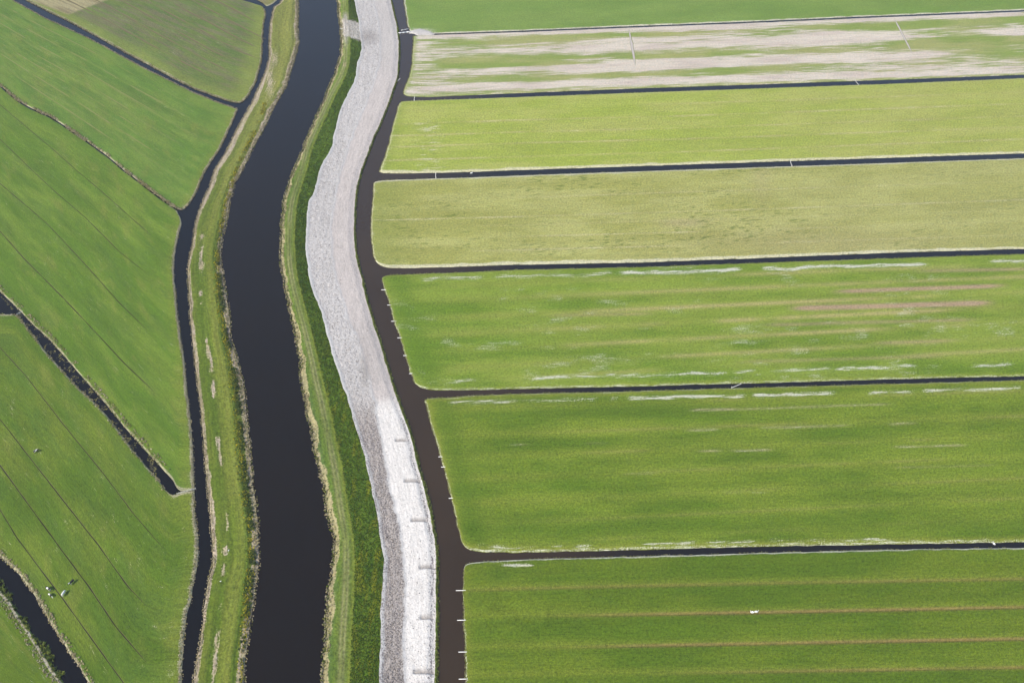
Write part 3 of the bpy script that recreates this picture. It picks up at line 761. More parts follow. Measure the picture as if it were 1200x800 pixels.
# west berm
def berm_prof(cx):
    t, dl, dr = cx['t'], cx['dl'], cx['dr']
    z = np.interp(t, [0, .1, .45, .62, .76, .9, 1], [0.05, .2, .35, .8, 1.2, .9, .75])
    z = np.minimum(z, np.interp(dl, [0, .3, 1.0, 2.0], [-.8, -.47, -.1, .25]) + (dl > 2) * 9)
    z = np.minimum(z, np.interp(dr, [0, .3, 1.2, 2.6, 4.5], [.15, .46, .58, .72, 1.0]) + (dr > 4.5) * 9)
    return z


STR = [(245, 250), (239, 262), (236, 280), (235, 350), (241, 395), (248, 430), (252, 490), (256, 520), (259, 545), (261, 570), (265, 592), (266, 620), (260, 690), (257, 725), (253, 760), (250, 800), (249, 868)]
FLW = [(308, 130), (290, 168), (278, 190), (264, 235), (256, 280), (252.5, 310), (254, 345), (258, 375), (263, 398), (269, 430), (277, 500), (282, 550), (286, 590), (291, 620), (291.5, 660), (287.5, 700), (285, 740), (284, 770), (282, 868)]


def xat(pts, py):
    p = np.array(pts, float); return np.interp(py, p[:, 1], p[:, 0])


def berm_paint(cx):
    px, py, t, Y, dl, dr = cx['px'], cx['py'], cx['t'], cx['Y'], cx['dl'], cx['dr']
    n = fbm(Y / 30, dl / 3, 301, 4)
    c = mixc(C(108, 134, 48), C(124, 142, 60), sst(.3, .7, n))
    c = mixc(c, C(140, 150, 72), .35 * gauss(t - .62, .12))
    c = mixc(c, C(84, 116, 38), .55 * gauss(t - .74, .03) + .4 * gauss(t - .30, .1))
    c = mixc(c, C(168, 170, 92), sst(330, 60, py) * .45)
    c = c * (1 + .42 * (fbm(Y / 70, dl / .7, 305, 3) - .5))[..., None]
    c = mixc(c, C(66, 92, 32), .6 * (gauss(t - .70, .012) + gauss(t - .76, .010)) * sst(.3, .5, fbm(Y / 25, Y * 0, 341, 2)) * sst(250, 420, py))
    c = mixc(c, C(74, 104, 50), sst(.5, .7, fbm(Y / 2.5, dl / 1.2, 311, 3)) * gauss((px - xat(FLW, py) - 4) / 4.0, 1) * sst(330, 420, py) * .8)
    a = np.zeros_like(c) + C(196, 182, 142); m = np.zeros_like(px)
    w = 1.6 + 1.3 * (fbm(Y / 12, dl * 0, 303, 3) - .3) + 2.2 * sst(300, 150, py) * sst(60, 120, py)
    m = np.maximum(m, .95 * sst(w + .6, w - .4, dl))
    w2 = 2.4 + 2.4 * (fbm(Y / 16, dl * 0, 307, 3) - .3)
    m = np.maximum(m, .9 * sst(w2 + .8, w2 - .5, dr))
    on = sst(.42, .55, fbm(Y / 14, Y * 0, 309, 3)) * sst(255, 280, py)
    wobs = 3.5 * (fbm(Y / 3, dl / 2, 331, 3) - .5)
    m = np.maximum(m, .85 * on * gauss((px - xat(STR, py) + wobs) / (1.0 + 2.6 * fbm(Y / 5, Y * 0, 333, 2)), 1))
    m = np.maximum(m, .6 * gauss(np.hypot((px - 316) / 6, (py - 95) / 22), 1) + .5 * gauss(np.hypot((px - 322) / 5, (py - 68) / 9), 1))
    a = mixc(a, C(204, 186, 160), sst(.4, .6, fbm(Y / 6, dl, 313, 2)))
    return c, a, m


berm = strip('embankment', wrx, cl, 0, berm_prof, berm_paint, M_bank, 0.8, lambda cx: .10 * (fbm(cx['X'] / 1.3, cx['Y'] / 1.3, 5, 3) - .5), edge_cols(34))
tag(berm, 'grassy embankment with dry reed patches between the winding ditch and the canal', 'embankment', kind='structure')


# east levee: canal bank, track, shaded back slope
def levee_prof(cx):
    X, Y, dl, dr = cx['X'], cx['Y'], cx['dl'], cx['dr']
    xt = tr(Y); s = X - xt; wl_, wr_ = (X - dl - xt), (X + dr - xt)
    z = np.where(s < 0, 2.0 - 1.0 * np.clip(s / np.minimum(wl_, -1), 0, 1) ** 1.3, 2.0)
    off = 2.2
    z = np.where(s > off, 2.0 - 1.35 * np.clip((s - off) / np.maximum(wr_ - off, 1), 0, 1), z)
    z = np.minimum(z, np.interp(dl, [0, .3, 1.2, 2.4], [.1, .45, .8, 1.15]) + (dl > 2.4) * 9)
    return z - .12 * gauss(s - .75, .3) - .12 * gauss(s + .75, .3)


def levee_paint(cx):
    px, py, X, Y, dl, dr = cx['px'], cx['py'], cx['X'], cx['Y'], cx['dl'], cx['dr']
    s = X - tr(Y)
    n = fbm(Y / 20, X / 4, 401, 4)
    c = mixc(C(98, 130, 52), C(114, 142, 60), sst(.3, .7, n))
    near = sst(330, 520, py)
    c = mixc(c, C(96, 124, 74), .7 * near * sst(-2.5, -5, s))
    c = mixc(c, C(138, 148, 86), .7 * gauss(s, 1.8))
    c = mixc(c, C(146, 164, 68), .8 * gauss(s - 3.0, .8))
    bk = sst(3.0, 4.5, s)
    bc = mixc(C(88, 124, 36), C(106, 140, 46), sst(.3, .7, fbm(Y / 9, X / 5, 405, 4)))  # darker greens: shade of the side facing away from the sun, painted in
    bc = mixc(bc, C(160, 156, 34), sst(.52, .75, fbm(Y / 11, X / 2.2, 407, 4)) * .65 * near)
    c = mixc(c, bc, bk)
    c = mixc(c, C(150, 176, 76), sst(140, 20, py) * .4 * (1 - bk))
    for o in (-.75, .75):
        c = mixc(c, C(178, 172, 120), .55 * gauss(s - o, .4) * sst(.3, .6, fbm(Y / 20, Y * 0, 415, 2)))
    a = np.zeros_like(c) + C(188, 176, 128); m = np.zeros_like(px)
    w = 1.5 + 2.6 * (fbm(Y / 14, dl * 0, 403, 3) - .25) * (.5 + .8 * near)
    m = np.maximum(m, .9 * sst(w + .8, w - .5, dl))
    # bare sandy spur across the levee and the worn track near it
    wob = (fbm(X / 4, Y / 6, 433, 3) - .5) * 14
    sp = sst(12.5, 8.5, np.abs(py - 33 - (px - 405) * .25 + wob * .6)) * sst(400, 403, px + wob * .2)
    sp = np.maximum(sp, .8 * gauss((px - 405) / 3, 1) * sst(12, 20, py) * sst(60, 40, py))
    c = mixc(c, C(206, 194, 180), sp * .9); a = mixc(a, C(222, 212, 198), sp); m = np.maximum(m, sp * .5)
    m = np.maximum(m, .75 * gauss(np.hypot((px - 404) / 2.5, (py - 76) / 4), 1))
    return c, a, m


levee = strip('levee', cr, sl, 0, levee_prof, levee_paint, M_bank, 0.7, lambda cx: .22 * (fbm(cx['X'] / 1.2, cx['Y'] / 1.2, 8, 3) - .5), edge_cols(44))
tag(levee, 'green levee with a pale wheel track and dark back slope beside the sand', 'levee', kind='structure')

# white sand strip
BUNDS = [(463, 476, 517), (473, 492, 565), (481, 500, 611), (491, 507, 666), (492, 507, 725), (484, 508, 789), (484, 508, 850)]


def sand_prof(cx):
    t, dl, dr, X, Y = cx['t'], cx['dl'], cx['dr'], cx['X'], cx['Y']
    z = .85 - .25 * t + .25 * gauss(dl - .8, .7)
    z = z - sst(3.6, .6, dr) * .45
    return z


def sand_rough(cx):
    X, Y, dl, dr, py = cx['X'], cx['Y'], cx['dl'], cx['dr'], cx['py']
    grey = sst(.6, -.6, X - md(Y)) * sst(.8, 2.2, dl)
    z = (fbm(X / .9, Y / .9, 21, 2) - .5) * (.08 + .22 * grey)
    z += .22 * grey * (fbm(X / 1.1, Y / 9, 23, 3) - .5)
    z += .10 * gauss(X - md(Y), .6)
    z += (fbm(X / .7, Y / 2.0, 25, 2) - .5) * .35 * gauss(dr - 1.6, 1.3) * sst(430, 500, py)
    for x0, x1, y in BUNDS:
        a, b = gp(x0, y, .6), gp(x1, y, .6)
        wob = .5 * (fbm(X / 3, X * 0, y, 2) - .5)
        k = sst(a[0] - .3, a[0] + .6, X) * sst(b[0] + 1, b[0] - .2, X)
        d = Y - a[1] + wob
        z += k * (-.75 * sst(-.15, .45, d) * np.exp(-np.clip(d, 0, 9) / 1.5) + .12 * gauss(d + .5, .5))
    return z


def sand_paint(cx):
    px, py, X, Y, dl, dr = cx['px'], cx['py'], cx['X'], cx['Y'], cx['dl'], cx['dr']
    low = sst(455, 500, py)
    grey = sst(.5, -.5, X - md(Y) + 1.2 * (fbm(X / 2, Y / 2, 29, 2) - .5))
    g = mixc(C(222, 215, 208), C(206, 194, 184), low)
    r = mixc(C(214, 202, 193), C(248, 240, 230), sst(462, 480, py + 14 * (fbm(X / 4, Y / 4, 33, 3) - .5)))
    c = mixc(r, g, grey) * 1.20
    c = mixc(c, C(228, 225, 220), sst(1.5, .6, dl - .8 * fbm(Y / 8, Y * 0, 31, 2)))
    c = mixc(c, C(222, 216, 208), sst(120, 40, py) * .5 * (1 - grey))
    c = c * (1 + .14 * (fbm(Y / 25, X / .8, 35, 3) - .5))[..., None]
    c = mixc(c, C(226, 222, 218), .7 * gauss(X - md(Y), .8))
    c = mixc(c, C(176, 166, 158), .7 * gauss(np.hypot((px - 432) / 12, (py - 43) / 8), 1))
    c = mixc(c, C(160, 150, 140), .55 * gauss(np.hypot((px - 428) / 6, (py - 432) / 22), 1) * sst(0, 2, X - md(Y) + 6))
    c = mixc(c, C(210, 200, 192), .8 * sst(462, 440, py) * sst(350, 400, py) * (1 - grey) * .5)
    a = np.zeros_like(c) + C(150, 142, 140); m = np.zeros_like(px)
    m = np.maximum(m, .52 * gauss(dr - 1.3, 1.1) * sst(440, 500, py))
    m = np.maximum(m, grey * (.18 + .24 * low + .25 * (fbm(Y / 9, X / 3, 37, 3) - .5)))
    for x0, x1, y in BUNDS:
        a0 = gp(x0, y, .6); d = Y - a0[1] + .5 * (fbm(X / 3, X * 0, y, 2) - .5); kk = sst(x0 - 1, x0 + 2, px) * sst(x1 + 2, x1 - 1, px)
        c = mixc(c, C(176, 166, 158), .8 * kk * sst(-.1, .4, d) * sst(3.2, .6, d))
    return c, a, m


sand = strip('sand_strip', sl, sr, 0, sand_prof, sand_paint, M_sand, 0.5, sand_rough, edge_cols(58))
tag(sand, 'long strip of pale dumped sand on the levee, clodded grey on its west half', 'sand strip', kind='structure')


def verge_prof(cx):
    return np.interp(cx['t'], [0, .3, .7, 1], [.2, .12, -.15, -.85])


def verge_paint(cx):
    n = fbm(cx['Y'] / 3, cx['X'] / 1, 501, 3)
    c = mixc(C(112, 148, 52), C(146, 170, 72), sst(.3, .7, n))
    return c, np.zeros_like(c) + C(206, 198, 170), .55 * sst(.35, .1, cx['t'])


verge = strip('verge', sr, el, 6, verge_prof, verge_paint, M_bank, 0.8)
tag(verge, 'thin green grass verge between the white sand and the brown ditch', 'verge', kind='structure')

# pale sand spilled over the ditch mouth at the top of the patchy field
def heap():
    n, r = 28, 60
    u = np.linspace(0, 1, r)[:, None]; w = np.linspace(-1, 1, n)[None]
    cxp = gp(np.interp(u[:, 0], [0, .5, 1], [478.5, 493, 510]), np.interp(u[:, 0], [0, .25, .5, 1], [38.0, 37.0, 37.2, 39.6]), 0)
    half = np.interp(u[:, 0], [0, .15, .45, .7, 1], [1.6, 2.2, 6.0, 4.5, 1.0])[:, None] * (1 + .5 * (fbm(u * 9, w * 2 + 4, 3, 3) - .5))
    P = np.zeros((r, n, 3)); P[..., 0] = cxp[:, 0][:, None] + 0 * w; P[..., 1] = cxp[:, 1][:, None] + half * w
    P[..., 2] = -.62 + 1.0 * np.sqrt(np.clip(1 - w ** 2, 0, 1)) * np.minimum(1, 6 * np.minimum(u, 1 - u)) + .2 * (fbm(P[..., 0], P[..., 1], 4, 3) - .5)
    c = np.zeros((r, n, 3)) + C(230, 222, 214)
    return grid_obj('sand_heap', P, M_sand, dict(Col=c, Alt=c * .7, msk=np.full((r, n), .15), uvm=P.copy()))
tag(heap(), 'pale sand heap spilled over the mouth of the narrow half-dry ditch', 'sand heap')

# ------------------------------------------------------------------ furrows in the pastures
def furrow(pts, parent, w=.55, dark=C(44, 42, 30), lip=C(150, 142, 96), seed=0, z=.012, fade=None):
    q = side(pts, z=0, jit=.07, seed=seed, step=1.2, smooth=6)
    t = np.gradient(q, axis=0); t /= np.linalg.norm(t, axis=1)[:, None]; n = np.stack([-t[:, 1], t[:, 0]], 1)
    s = np.arange(len(q)); k = (.45 + .7 * fbm(s / 5, s * 0 + seed, seed, 3)) * np.clip(np.minimum(s, len(s) - 1 - s) / 12 + .15, 0, 1)
    off = np.array([-.5, -.34, -.26, .26, .36, .62]); zz = np.array([.0, .06, .012, .008, .07, .0])
    P = np.zeros((len(q), 6, 3))
    P[..., :2] = q[:, None] + n[:, None] * (off[None, :] * w * k[:, None])[..., None]
    P[..., 2] = z + zz * .5
    c = np.zeros((len(q), 6, 3)); c[:, 0] = C(112, 132, 54); c[:, 1] = mixc(dark, lip, np.array(.25)); c[:, 2:4] = dark; c[:, 4] = lip; c[:, 5] = C(124, 142, 60)
    vis = sst(.28, .5, fbm(s / 14, s * 0 + seed + 7, seed, 3))[:, None, None]
    c[:, 4:5] = c[:, 4:5] * vis + C(116, 134, 56) * (1 - vis)
    if fade is not None: c = c * vis + fade * (1 - vis)
    f = grid_faces(len(q), 6)
    a, b, d = P[0, 0], P[0, 1], P[1, 0]
    if np.cross(b - a, d - a)[2] < 0: f = f[:, ::-1]
    o = link('furrow', mesh_np('furrow', P, f, np.full(len(f), 4), dict(Col=c.reshape(-1, 3))), M_furrow, parent)
    return o


F3 = [[(-110, 170), (0, 271), (30, 305), (75, 350), (122, 400), (145, 425), (181, 459)], [(-110, 130), (0, 215), (55, 262), (100, 310), (140, 355), (173, 387)],
      [(-110, 62), (5, 168), (38, 200), (65, 225), (100, 255), (140, 295), (174, 322)], [(-60, 72), (32, 150), (62, 175), (90, 200), (120, 225), (150, 252), (181, 279)]]
F4 = [[(-110, 480), (0, 597), (20, 630), (50, 670), (75, 703), (100, 738), (145, 800), (175, 845)], [(-110, 425), (0, 545), (40, 600), (75, 648), (105, 688), (135, 733), (172, 776)],
      [(-110, 390), (0, 491), (42, 545), (85, 600), (115, 638), (150, 687), (172, 710)], [(-60, 372), (0, 407), (30, 440), (75, 498), (120, 553), (156, 601), (192, 643)]]
F4[3][0] = (-40, 372)
def between(qa, qb, t, u0, u1, n=60):
    u = np.linspace(u0, u1, n); A_, _ = resample(qa, u); B_, _ = resample(qb, u); P_ = A_ * (1 - t) + B_ * t
    return list(zip(*proj(np.c_[P_, P_[:, 0] * 0])))


qa, qb = side(A_lo, z=0, jit=0, smooth=60), side([(-120, 8), (0, 93), (100, 162), (208, 240)], z=0, jit=0, smooth=60)
for j, (t, u0, u1) in enumerate(((.13, .30, .80), (.26, .22, .90), (.38, .34, .86), (.50, .26, .93), (.61, .2, .84), (.73, .24, .92), (.86, .22, .80))):
    furrow(between(qa, qb, t, u0, u1), o2, .8, C(156, 156, 90), C(176, 170, 112), seed=640 + j, fade=C(122, 154, 66))
qa, qb = side(A_up, z=0, jit=0), side([(x + 118, y - 82) for x, y in A_up], z=0, jit=0)
for j, (t, u0, u1) in enumerate(((.16, .42, .93), (.27, .45, .94), (.37, .47, .92), (.48, .5, .95), (.58, .52, .93), (.69, .58, .92), (.80, .62, .88))):
    furrow(between(qa, qb, t, u0, u1), o1, 1.5, C(128, 110, 82), C(166, 150, 116), seed=660 + j, fade=C(126, 138, 80))
for j, (p, q) in enumerate((((737, 33.5), (744.5, 77)), ((1048, 22), (1070, 64.5)))):
    furrow([p, ((p[0] + q[0]) / 2, (p[1] + q[1]) / 2), q], fields[1], 2.2 if j == 0 else 1.5, C(226, 214, 204), C(206, 190, 178), seed=680 + j)
for j, p in enumerate(F3): furrow(p, o3, (.62, .55, .5, .5)[j], seed=600 + j)
for j, p in enumerate(F4): furrow(p, o4, (.6, .7, .6, .5)[j], seed=620 + j)

# ------------------------------------------------------------------ reeds, flowers, clods: nobody could count them
def tufts(name, label, pos, h, colours, blades=7, spread=.8, wid=.16, cat='reeds'):
    pos = np.asarray(pos); n = len(pos)
    h = np.broadcast_to(h, (n,))
    az = rng.uniform(0, 2 * np.pi, (n, blades)); ln = rng.uniform(.3, 1.0, (n, blades)) * spread * h[:, None]
    hh = rng.uniform(.6, 1.1, (n, blades)) * h[:, None]
    b = pos[:, None] + np.stack([rng.normal(0, .16, (n, blades)) * h[:, None], rng.normal(0, .16, (n, blades)) * h[:, None], np.zeros((n, blades))], -1)
    d = np.stack([np.cos(az), np.sin(az)], -1); pn = np.stack([-d[..., 1], d[..., 0]], -1); w = (wid * (.6 + h))[:, None, None]
    V = np.zeros((n, blades, 3, 3))
    V[:, :, 0] = b; V[:, :, 0, :2] -= pn * w; V[:, :, 1] = b; V[:, :, 1, :2] += pn * w
    V[:, :, 2] = b; V[:, :, 2, :2] += d * ln[..., None]; V[:, :, 2, 2] += hh
    nz = np.cross(V[:, :, 1] - V[:, :, 0], V[:, :, 2] - V[:, :, 0])[..., 2] < 0      # every blade shows its upper face
    V[nz] = V[nz][:, [1, 0, 2]]
    ci = rng.integers(0, len(colours), n); cc = np.array(colours)[ci] * rng.uniform(.75, 1.25, (n, 1))
    cc = np.repeat(cc, blades * 3, 0)
    me = mesh_np(name, V, np.arange(n * blades * 3), np.full(n * blades, 3), dict(Col=cc), True)
    nv = np.zeros((n * blades, 3, 3)); nv[..., :2] = (d * .45).reshape(-1, 1, 2); nv[..., 2] = 1; nv /= np.linalg.norm(nv, axis=-1)[..., None]
    me.normals_split_custom_set_from_vertices(nv.reshape(-1, 3))
    o = link(name, me, M_leaf)
    return tag(o, label, cat, kind='stuff')


def along(q, off0, off1, per_m, z0=-.45, z1=.0, sign=1, keep=None):
    """points scattered along a polyline, from off0 to off1 metres to one side"""
    d = np.concatenate([[0], np.cumsum(np.hypot(*np.diff(q, axis=0).T))]); n = int(d[-1] * per_m)
    s = rng.uniform(0, d[-1], n); P = np.stack([np.interp(s, d, q[:, i]) for i in (0, 1)], 1)
    t = np.gradient(q, axis=0); t /= np.linalg.norm(t, axis=1)[:, None] + 1e-9
    T = np.stack([np.interp(s, d, t[:, i]) for i in (0, 1)], 1); N_ = np.stack([-T[:, 1], T[:, 0]], 1) * sign
    k = rng.random(n); P = P + N_ * (off0 + (off1 - off0) * k)[:, None]
    f = fbm(s / 6, s * 0, int(d[-1]) % 97, 3)
    ok = f > (keep or 0)
    return np.c_[P, z0 + (z1 - z0) * k][ok]


def lineq(fn, y0=None, y1=None):
    Y = np.arange(YMIN if y0 is None else y0, YMAX if y1 is None else y1, 1.0); return np.stack([fn(Y), Y], 1)


RC = [C(214, 198, 158), C(204, 190, 146), C(226, 214, 182), C(184, 176, 116)]
RG = [C(110, 136, 56), C(140, 158, 70), C(168, 168, 96), C(92, 118, 50)]
DG = [C(74, 104, 50), C(92, 122, 54), C(64, 92, 46), C(126, 148, 70)]
YF = [C(222, 208, 40), C(214, 200, 44), C(190, 186, 50)]

# lines run from near to far, so "left of travel" is west
tufts('reed_fringe', 'dry reed fringe on the west bank of the canal', along(lineq(cl), -.3, 2.4, 5, .5, .9, 1), .5, RC + RG[1:2])
tufts('reed_fringe', 'mixed green and dry reed fringe on the east bank of the canal', np.r_[along(lineq(cr), -.5, .6, 3.5, .45, .6, -1), along(lineq(cr), .4, 3.2, 3.5, .6, 1.1, -1, .45)], .6, RC[:3] + RG[:3])
tufts('reed_fringe', 'dry reed fringe on the embankment side of the winding ditch', along(lineq(wrx), -.3, 1.4, 4.5, -.45, .2, -1), .4, RC)
tufts('reed_fringe', 'dry reed fringe on the pasture side of the winding ditch', along(lineq(wlx, gp(600, 868)[1], gp(600, 262)[1]), -.2, 1.5, 3.2, -.45, .0, 1), .38, RC + RG[2:3])
tufts('verge_grass', 'long green grass on the verge along the brown ditch', along(lineq(el), -.35, .9, 5, -.4, .1, 1), .5, RG[:3], cat='grass')
for i in range(7):
    tp, bt, lf = field_edges[i]
    pts = [along(lf, -.15, .5, 4.5, -.42, -.1, 1)]
    if i: pts.append(along(tp, 0, .5, 2.0, -.38, -.1, -1, .4))
    if i < 6: pts.append(along(bt, 0, .5, 2.0, -.38, -.1, 1, .4))
    tufts('bank_grass', ('rough pale grass edging the ' + ['plain fresh green field at the top', 'patchy bare field', 'yellow-green mown field', 'pale olive field', 'striped green field with pinkish streaks', 'deep green field with the white line', 'dark green field nearest the camera'][i]), np.concatenate(pts), .26, [C(206, 200, 150), C(170, 176, 92), C(140, 160, 66)], 6, cat='grass')
tp, rt, bt = e_l0; tufts('bank_grass', 'pale grass edging the brown-streaked upper left pasture', np.r_[along(bt, -.1, 1, 3, -.42, 0, 1), along(rt, -.1, 1, 3, -.42, 0, -1)], .6, RC + RG[1:2], cat='grass')
tp, rt, bt = e_l1; tufts('bank_grass', 'pale grass edging the pasture below the slanting blue ditch', np.r_[along(tp, -.1, 1, 3.5, -.42, 0, -1), along(rt, -.1, 1, 3, -.42, 0, -1)], .6, RC, cat='grass')
bq = side(B_ln, jit=.2); tufts('reed_fringe', 'dry reeds choking the narrow overgrown ditch', np.r_[along(bq, .2, 1.7, 3.2, -.2, .02, 1, .35), along(bq, -.6, .8, 3.5, -.4, -.2, 1, .53), along(bq[:int(len(bq) * .36)], -.9, .9, 5, -.3, -.1, 1)], .7, RC + RG[2:3])
tp, rt, bt = e_l2; tufts('bank_grass', 'rough straw-coloured grass on the north bank of the dead-end ditch', along(bt[:int(len(bt) * .94)], -.1, 2.6, 4, -.4, .05, 1, .36), .6, RC + RG[1:3], cat='grass')
tp, rt, bt = e_l3; tufts('bank_grass', 'rough straw-coloured grass on the south bank of the dead-end ditch', along(tp[:int(len(tp) * .95)], -.1, 1.4, 3.5, -.4, .02, -1, .4), .5, RC + RG[1:3], cat='grass')
tufts('bank_grass', 'straw-coloured reed bank beside the grazing cows', along(bt[:int(len(bt) * .92)], -.2, 1.9, 5, -.42, .02, 1), .6, RC, cat='grass')
tufts('reed_fringe', 'tall green reeds leaning over the wide black ditch', np.r_[along(e_l4[0], -.3, 1.0, 3.5, -.45, -.1, -1, .4), along(e_l4[0], -2.0, -.2, 3.0, -.47, -.45, -1, .58)], .95, DG + RG[:2])
tufts('reed_fringe', 'pale dry reeds along the trodden bank path in the lower left corner', along(e_l4[0], 1.2, 3.8, 5, -.02, .02, -1), .45, [C(206, 198, 172), C(190, 182, 150), C(160, 160, 104)])
# floating duckweed and dead leaves in the dead-end ditch
u = np.linspace(.30, .935, 400); A_, _ = resample(side(C_up[:-2], jit=0), u); B_, _ = resample(side(C_lo[:-3], jit=0), u)
k = rng.uniform(.05, .95, 1500); j = rng.integers(0, 400, 1500); pw = A_[j] * (1 - k[:, None]) + B_[j] * k[:, None]
ok = (fbm(pw[:, 0] / 3, pw[:, 1] / 3, 9, 3) > .55) | (u[j] > .91)
pw = pw[ok]; n = len(pw)
ang = np.linspace(0, 2 * np.pi, 6)[:-1]; rad = rng.uniform(.12, .45, (n, 1)) * rng.uniform(.6, 1.3, (n, 5))
V = np.zeros((n, 5, 3)); V[..., 0] = pw[:, :1] + np.cos(ang) * rad; V[..., 1] = pw[:, 1:] + np.sin(ang) * rad; V[..., 2] = (DITCH + .004 + rng.uniform(0, .02, n))[:, None]
cc = np.array([C(120, 116, 60), C(86, 84, 60), C(150, 138, 80), C(64, 60, 56)])[rng.integers(0, 4, n)]
tag(link('duckweed', mesh_np('duckweed', V, np.arange(n * 5), np.full(n, 5), dict(Col=np.repeat(cc, 5, 0)), False), M_leaf), 'floating duckweed and dead leaves on the dead-end ditch', 'duckweed', kind='stuff')

# flowering strip on the west embankment
Y = rng.uniform(YMIN, YMAX, 5200); pyy = proj(np.c_[Y * 0, Y, Y * 0 + 1.3])[1]
Xf = gp(xat(FLW, pyy), pyy, 1.3)[:, 0] + rng.normal(0, .9, len(Y)) + .6
f = fbm(Y / 7, Y * 0, 71, 3); on = ((pyy > 120) & (f > .36)) & (Xf < cl(Y) - 1)
tufts('yellow_flowers', 'yellow flowering weeds along the crest of the west embankment', np.c_[Xf, Y, Y * 0 + 1.0][on & (rng.random(len(Y)) < .8)], .55, YF + RG[:1], 6, cat='flowers')
Y2 = rng.uniform(YMIN, gp(600, 260)[1], 3800); pyy = proj(np.c_[Y2 * 0, Y2, Y2 * 0 + 1.3])[1]
Xf = gp(xat(FLW, pyy) + 4.0, pyy, 1.3)[:, 0] + rng.normal(0, .9, len(Y2)); on = (fbm(Y2 / 5, Y2 * 0, 73, 3) > .38) & (Xf < cl(Y2) - 1.5)
tufts('weeds', 'dark green weeds below the flowering crest of the west embankment', np.c_[Xf, Y2, Y2 * 0 + .85][on], .75, DG, 7, cat='weeds')
# long grass of the levee's back slope
n = 26000; Y = YMIN + (YMAX - YMIN) * rng.random(n) ** 1.5; t = rng.random(n); xa, xb = tr(Y) + 3.2, sl(Y) - .2
X = xa + (xb - xa) * t; Z = 2.0 - 1.35 * np.clip((X - tr(Y) - 2.2) / np.maximum(sl(Y) - tr(Y) - 2.2, 1), 0, 1) - .05
ppx, ppy = proj(np.c_[X, Y, Z])
tufts('long_grass', 'long grass, tinted darker as shade, on the back slope of the levee', np.c_[X, Y, Z][(xb > xa) & (np.abs(ppy - 33 - (ppx - 405) * .25) > 10)], .38, [C(84, 124, 34), C(100, 140, 40), C(74, 112, 36), C(130, 148, 40)], 5, cat='grass')  # blade greens carry the slope's shade in their colour

# clods on the grey half of the sand
n = 30000; Y = YMIN + (YMAX - YMIN) * rng.random(n) ** 1.6; t = rng.random(n); X = sl(Y) + 1.2 + (md(Y) - sl(Y) - 1.4) * t
X[:3500] = md(Y[:3500]) + rng.random(3500) * (sr(Y[:3500]) - md(Y[:3500]) - .8)
r = rng.uniform(.05, .19, n) * (1 + .4 * (rng.random(n) > .93))
o6 = np.array([(1, 0, 0), (-.5, .87, 0), (-.5, -.87, 0), (0, 0, 1.0), (0.2, 0.1, -.5)])
V = np.repeat(o6[None], n, 0) * r[:, None, None] * rng.uniform(.7, 1.35, (n, 5, 1))
a = rng.uniform(0, 6.28, n); ca, sa = np.cos(a)[:, None], np.sin(a)[:, None]
V = np.stack([V[..., 0] * ca - V[..., 1] * sa, V[..., 0] * sa + V[..., 1] * ca, V[..., 2]], -1)
zz = .85 - .25 * (X - sl(Y)) / (sr(Y) - sl(Y)) + .10
V += np.stack([X, Y, zz], -1)[:, None]
fc = np.array([(0, 1, 3), (1, 2, 3), (2, 0, 3), (1, 0, 4), (2, 1, 4), (0, 2, 4)])
Fc = (np.arange(n)[:, None, None] * 5 + fc[None]).reshape(-1)
cc = np.array([C(150, 138, 128), C(190, 180, 172), C(104, 94, 88), C(226, 218, 210)])[rng.integers(0, 4, n)]
tag(link('soil_clods', mesh_np('soil_clods', V, Fc, np.full(n * 6, 3), dict(Col=np.repeat(cc, 5, 0)), False), M_clod), 'small grey soil clods scattered over the sand strip', 'clods', kind='stuff')

# ------------------------------------------------------------------ things
M_white = plain_mat('white_plastic', (0.78, 0.77, 0.74), 0.45, .06)
M_wood = plain_mat('weathered_wood', (0.46, 0.43, 0.36), 0.85, .25, 6)
M_metal = plain_mat('galvanised_metal', (0.55, 0.56, 0.57), 0.4, .1, 5)
M_feather = plain_mat('white_feathers', (0.82, 0.81, 0.77), 0.8, .08, 8)
M_beak = plain_mat('orange_beak', (0.55, 0.20, 0.03), 0.6, .1)


def bm_obj(name, bm, mat, parent=None, smooth=False):
    me = bpy.data.meshes.new(name); bm.normal_update(); bm.to_mesh(me); bm.free()
    if smooth: me.polygons.foreach_set('use_smooth', np.ones(len(me.polygons), bool))
    return link(name, me, mat, parent)


def tube(bm, path, radii, seg=8, cap=True):
    rings = []
    for i, p in enumerate(path):
        p = Vector(p); t = Vector(path[min(i + 1, len(path) - 1)]) - Vector(path[max(i - 1, 0)]); t.normalize()
        ref = Vector((0, 0, 1)) if abs(t.z) < .9 else Vector((0, 1, 0))
        s = t.cross(ref).normalized(); w = s.cross(t).normalized()
        rad = radii[i]; ra, rb = rad if isinstance(rad, tuple) else (rad, rad)
        rings.append([bm.verts.new(p + s * ra * math.cos(2 * math.pi * k / seg) + w * rb * math.sin(2 * math.pi * k / seg)) for k in range(seg)])
    for a, b in zip(rings, rings[1:]):
        for k in range(seg): bm.faces.new((a[k], a[(k + 1) % seg], b[(k + 1) % seg], b[k]))
    if cap: bm.faces.new(rings[0][::-1]); bm.faces.new(rings[-1])
    return rings


def boxb(bm, c, s, rot=None):
    m = Matrix.Translation(c) @ (rot.to_4x4() if rot else Matrix()) @ Matrix.Diagonal((*s, 1))
    bmesh.ops.create_cube(bm, size=1, matrix=m)


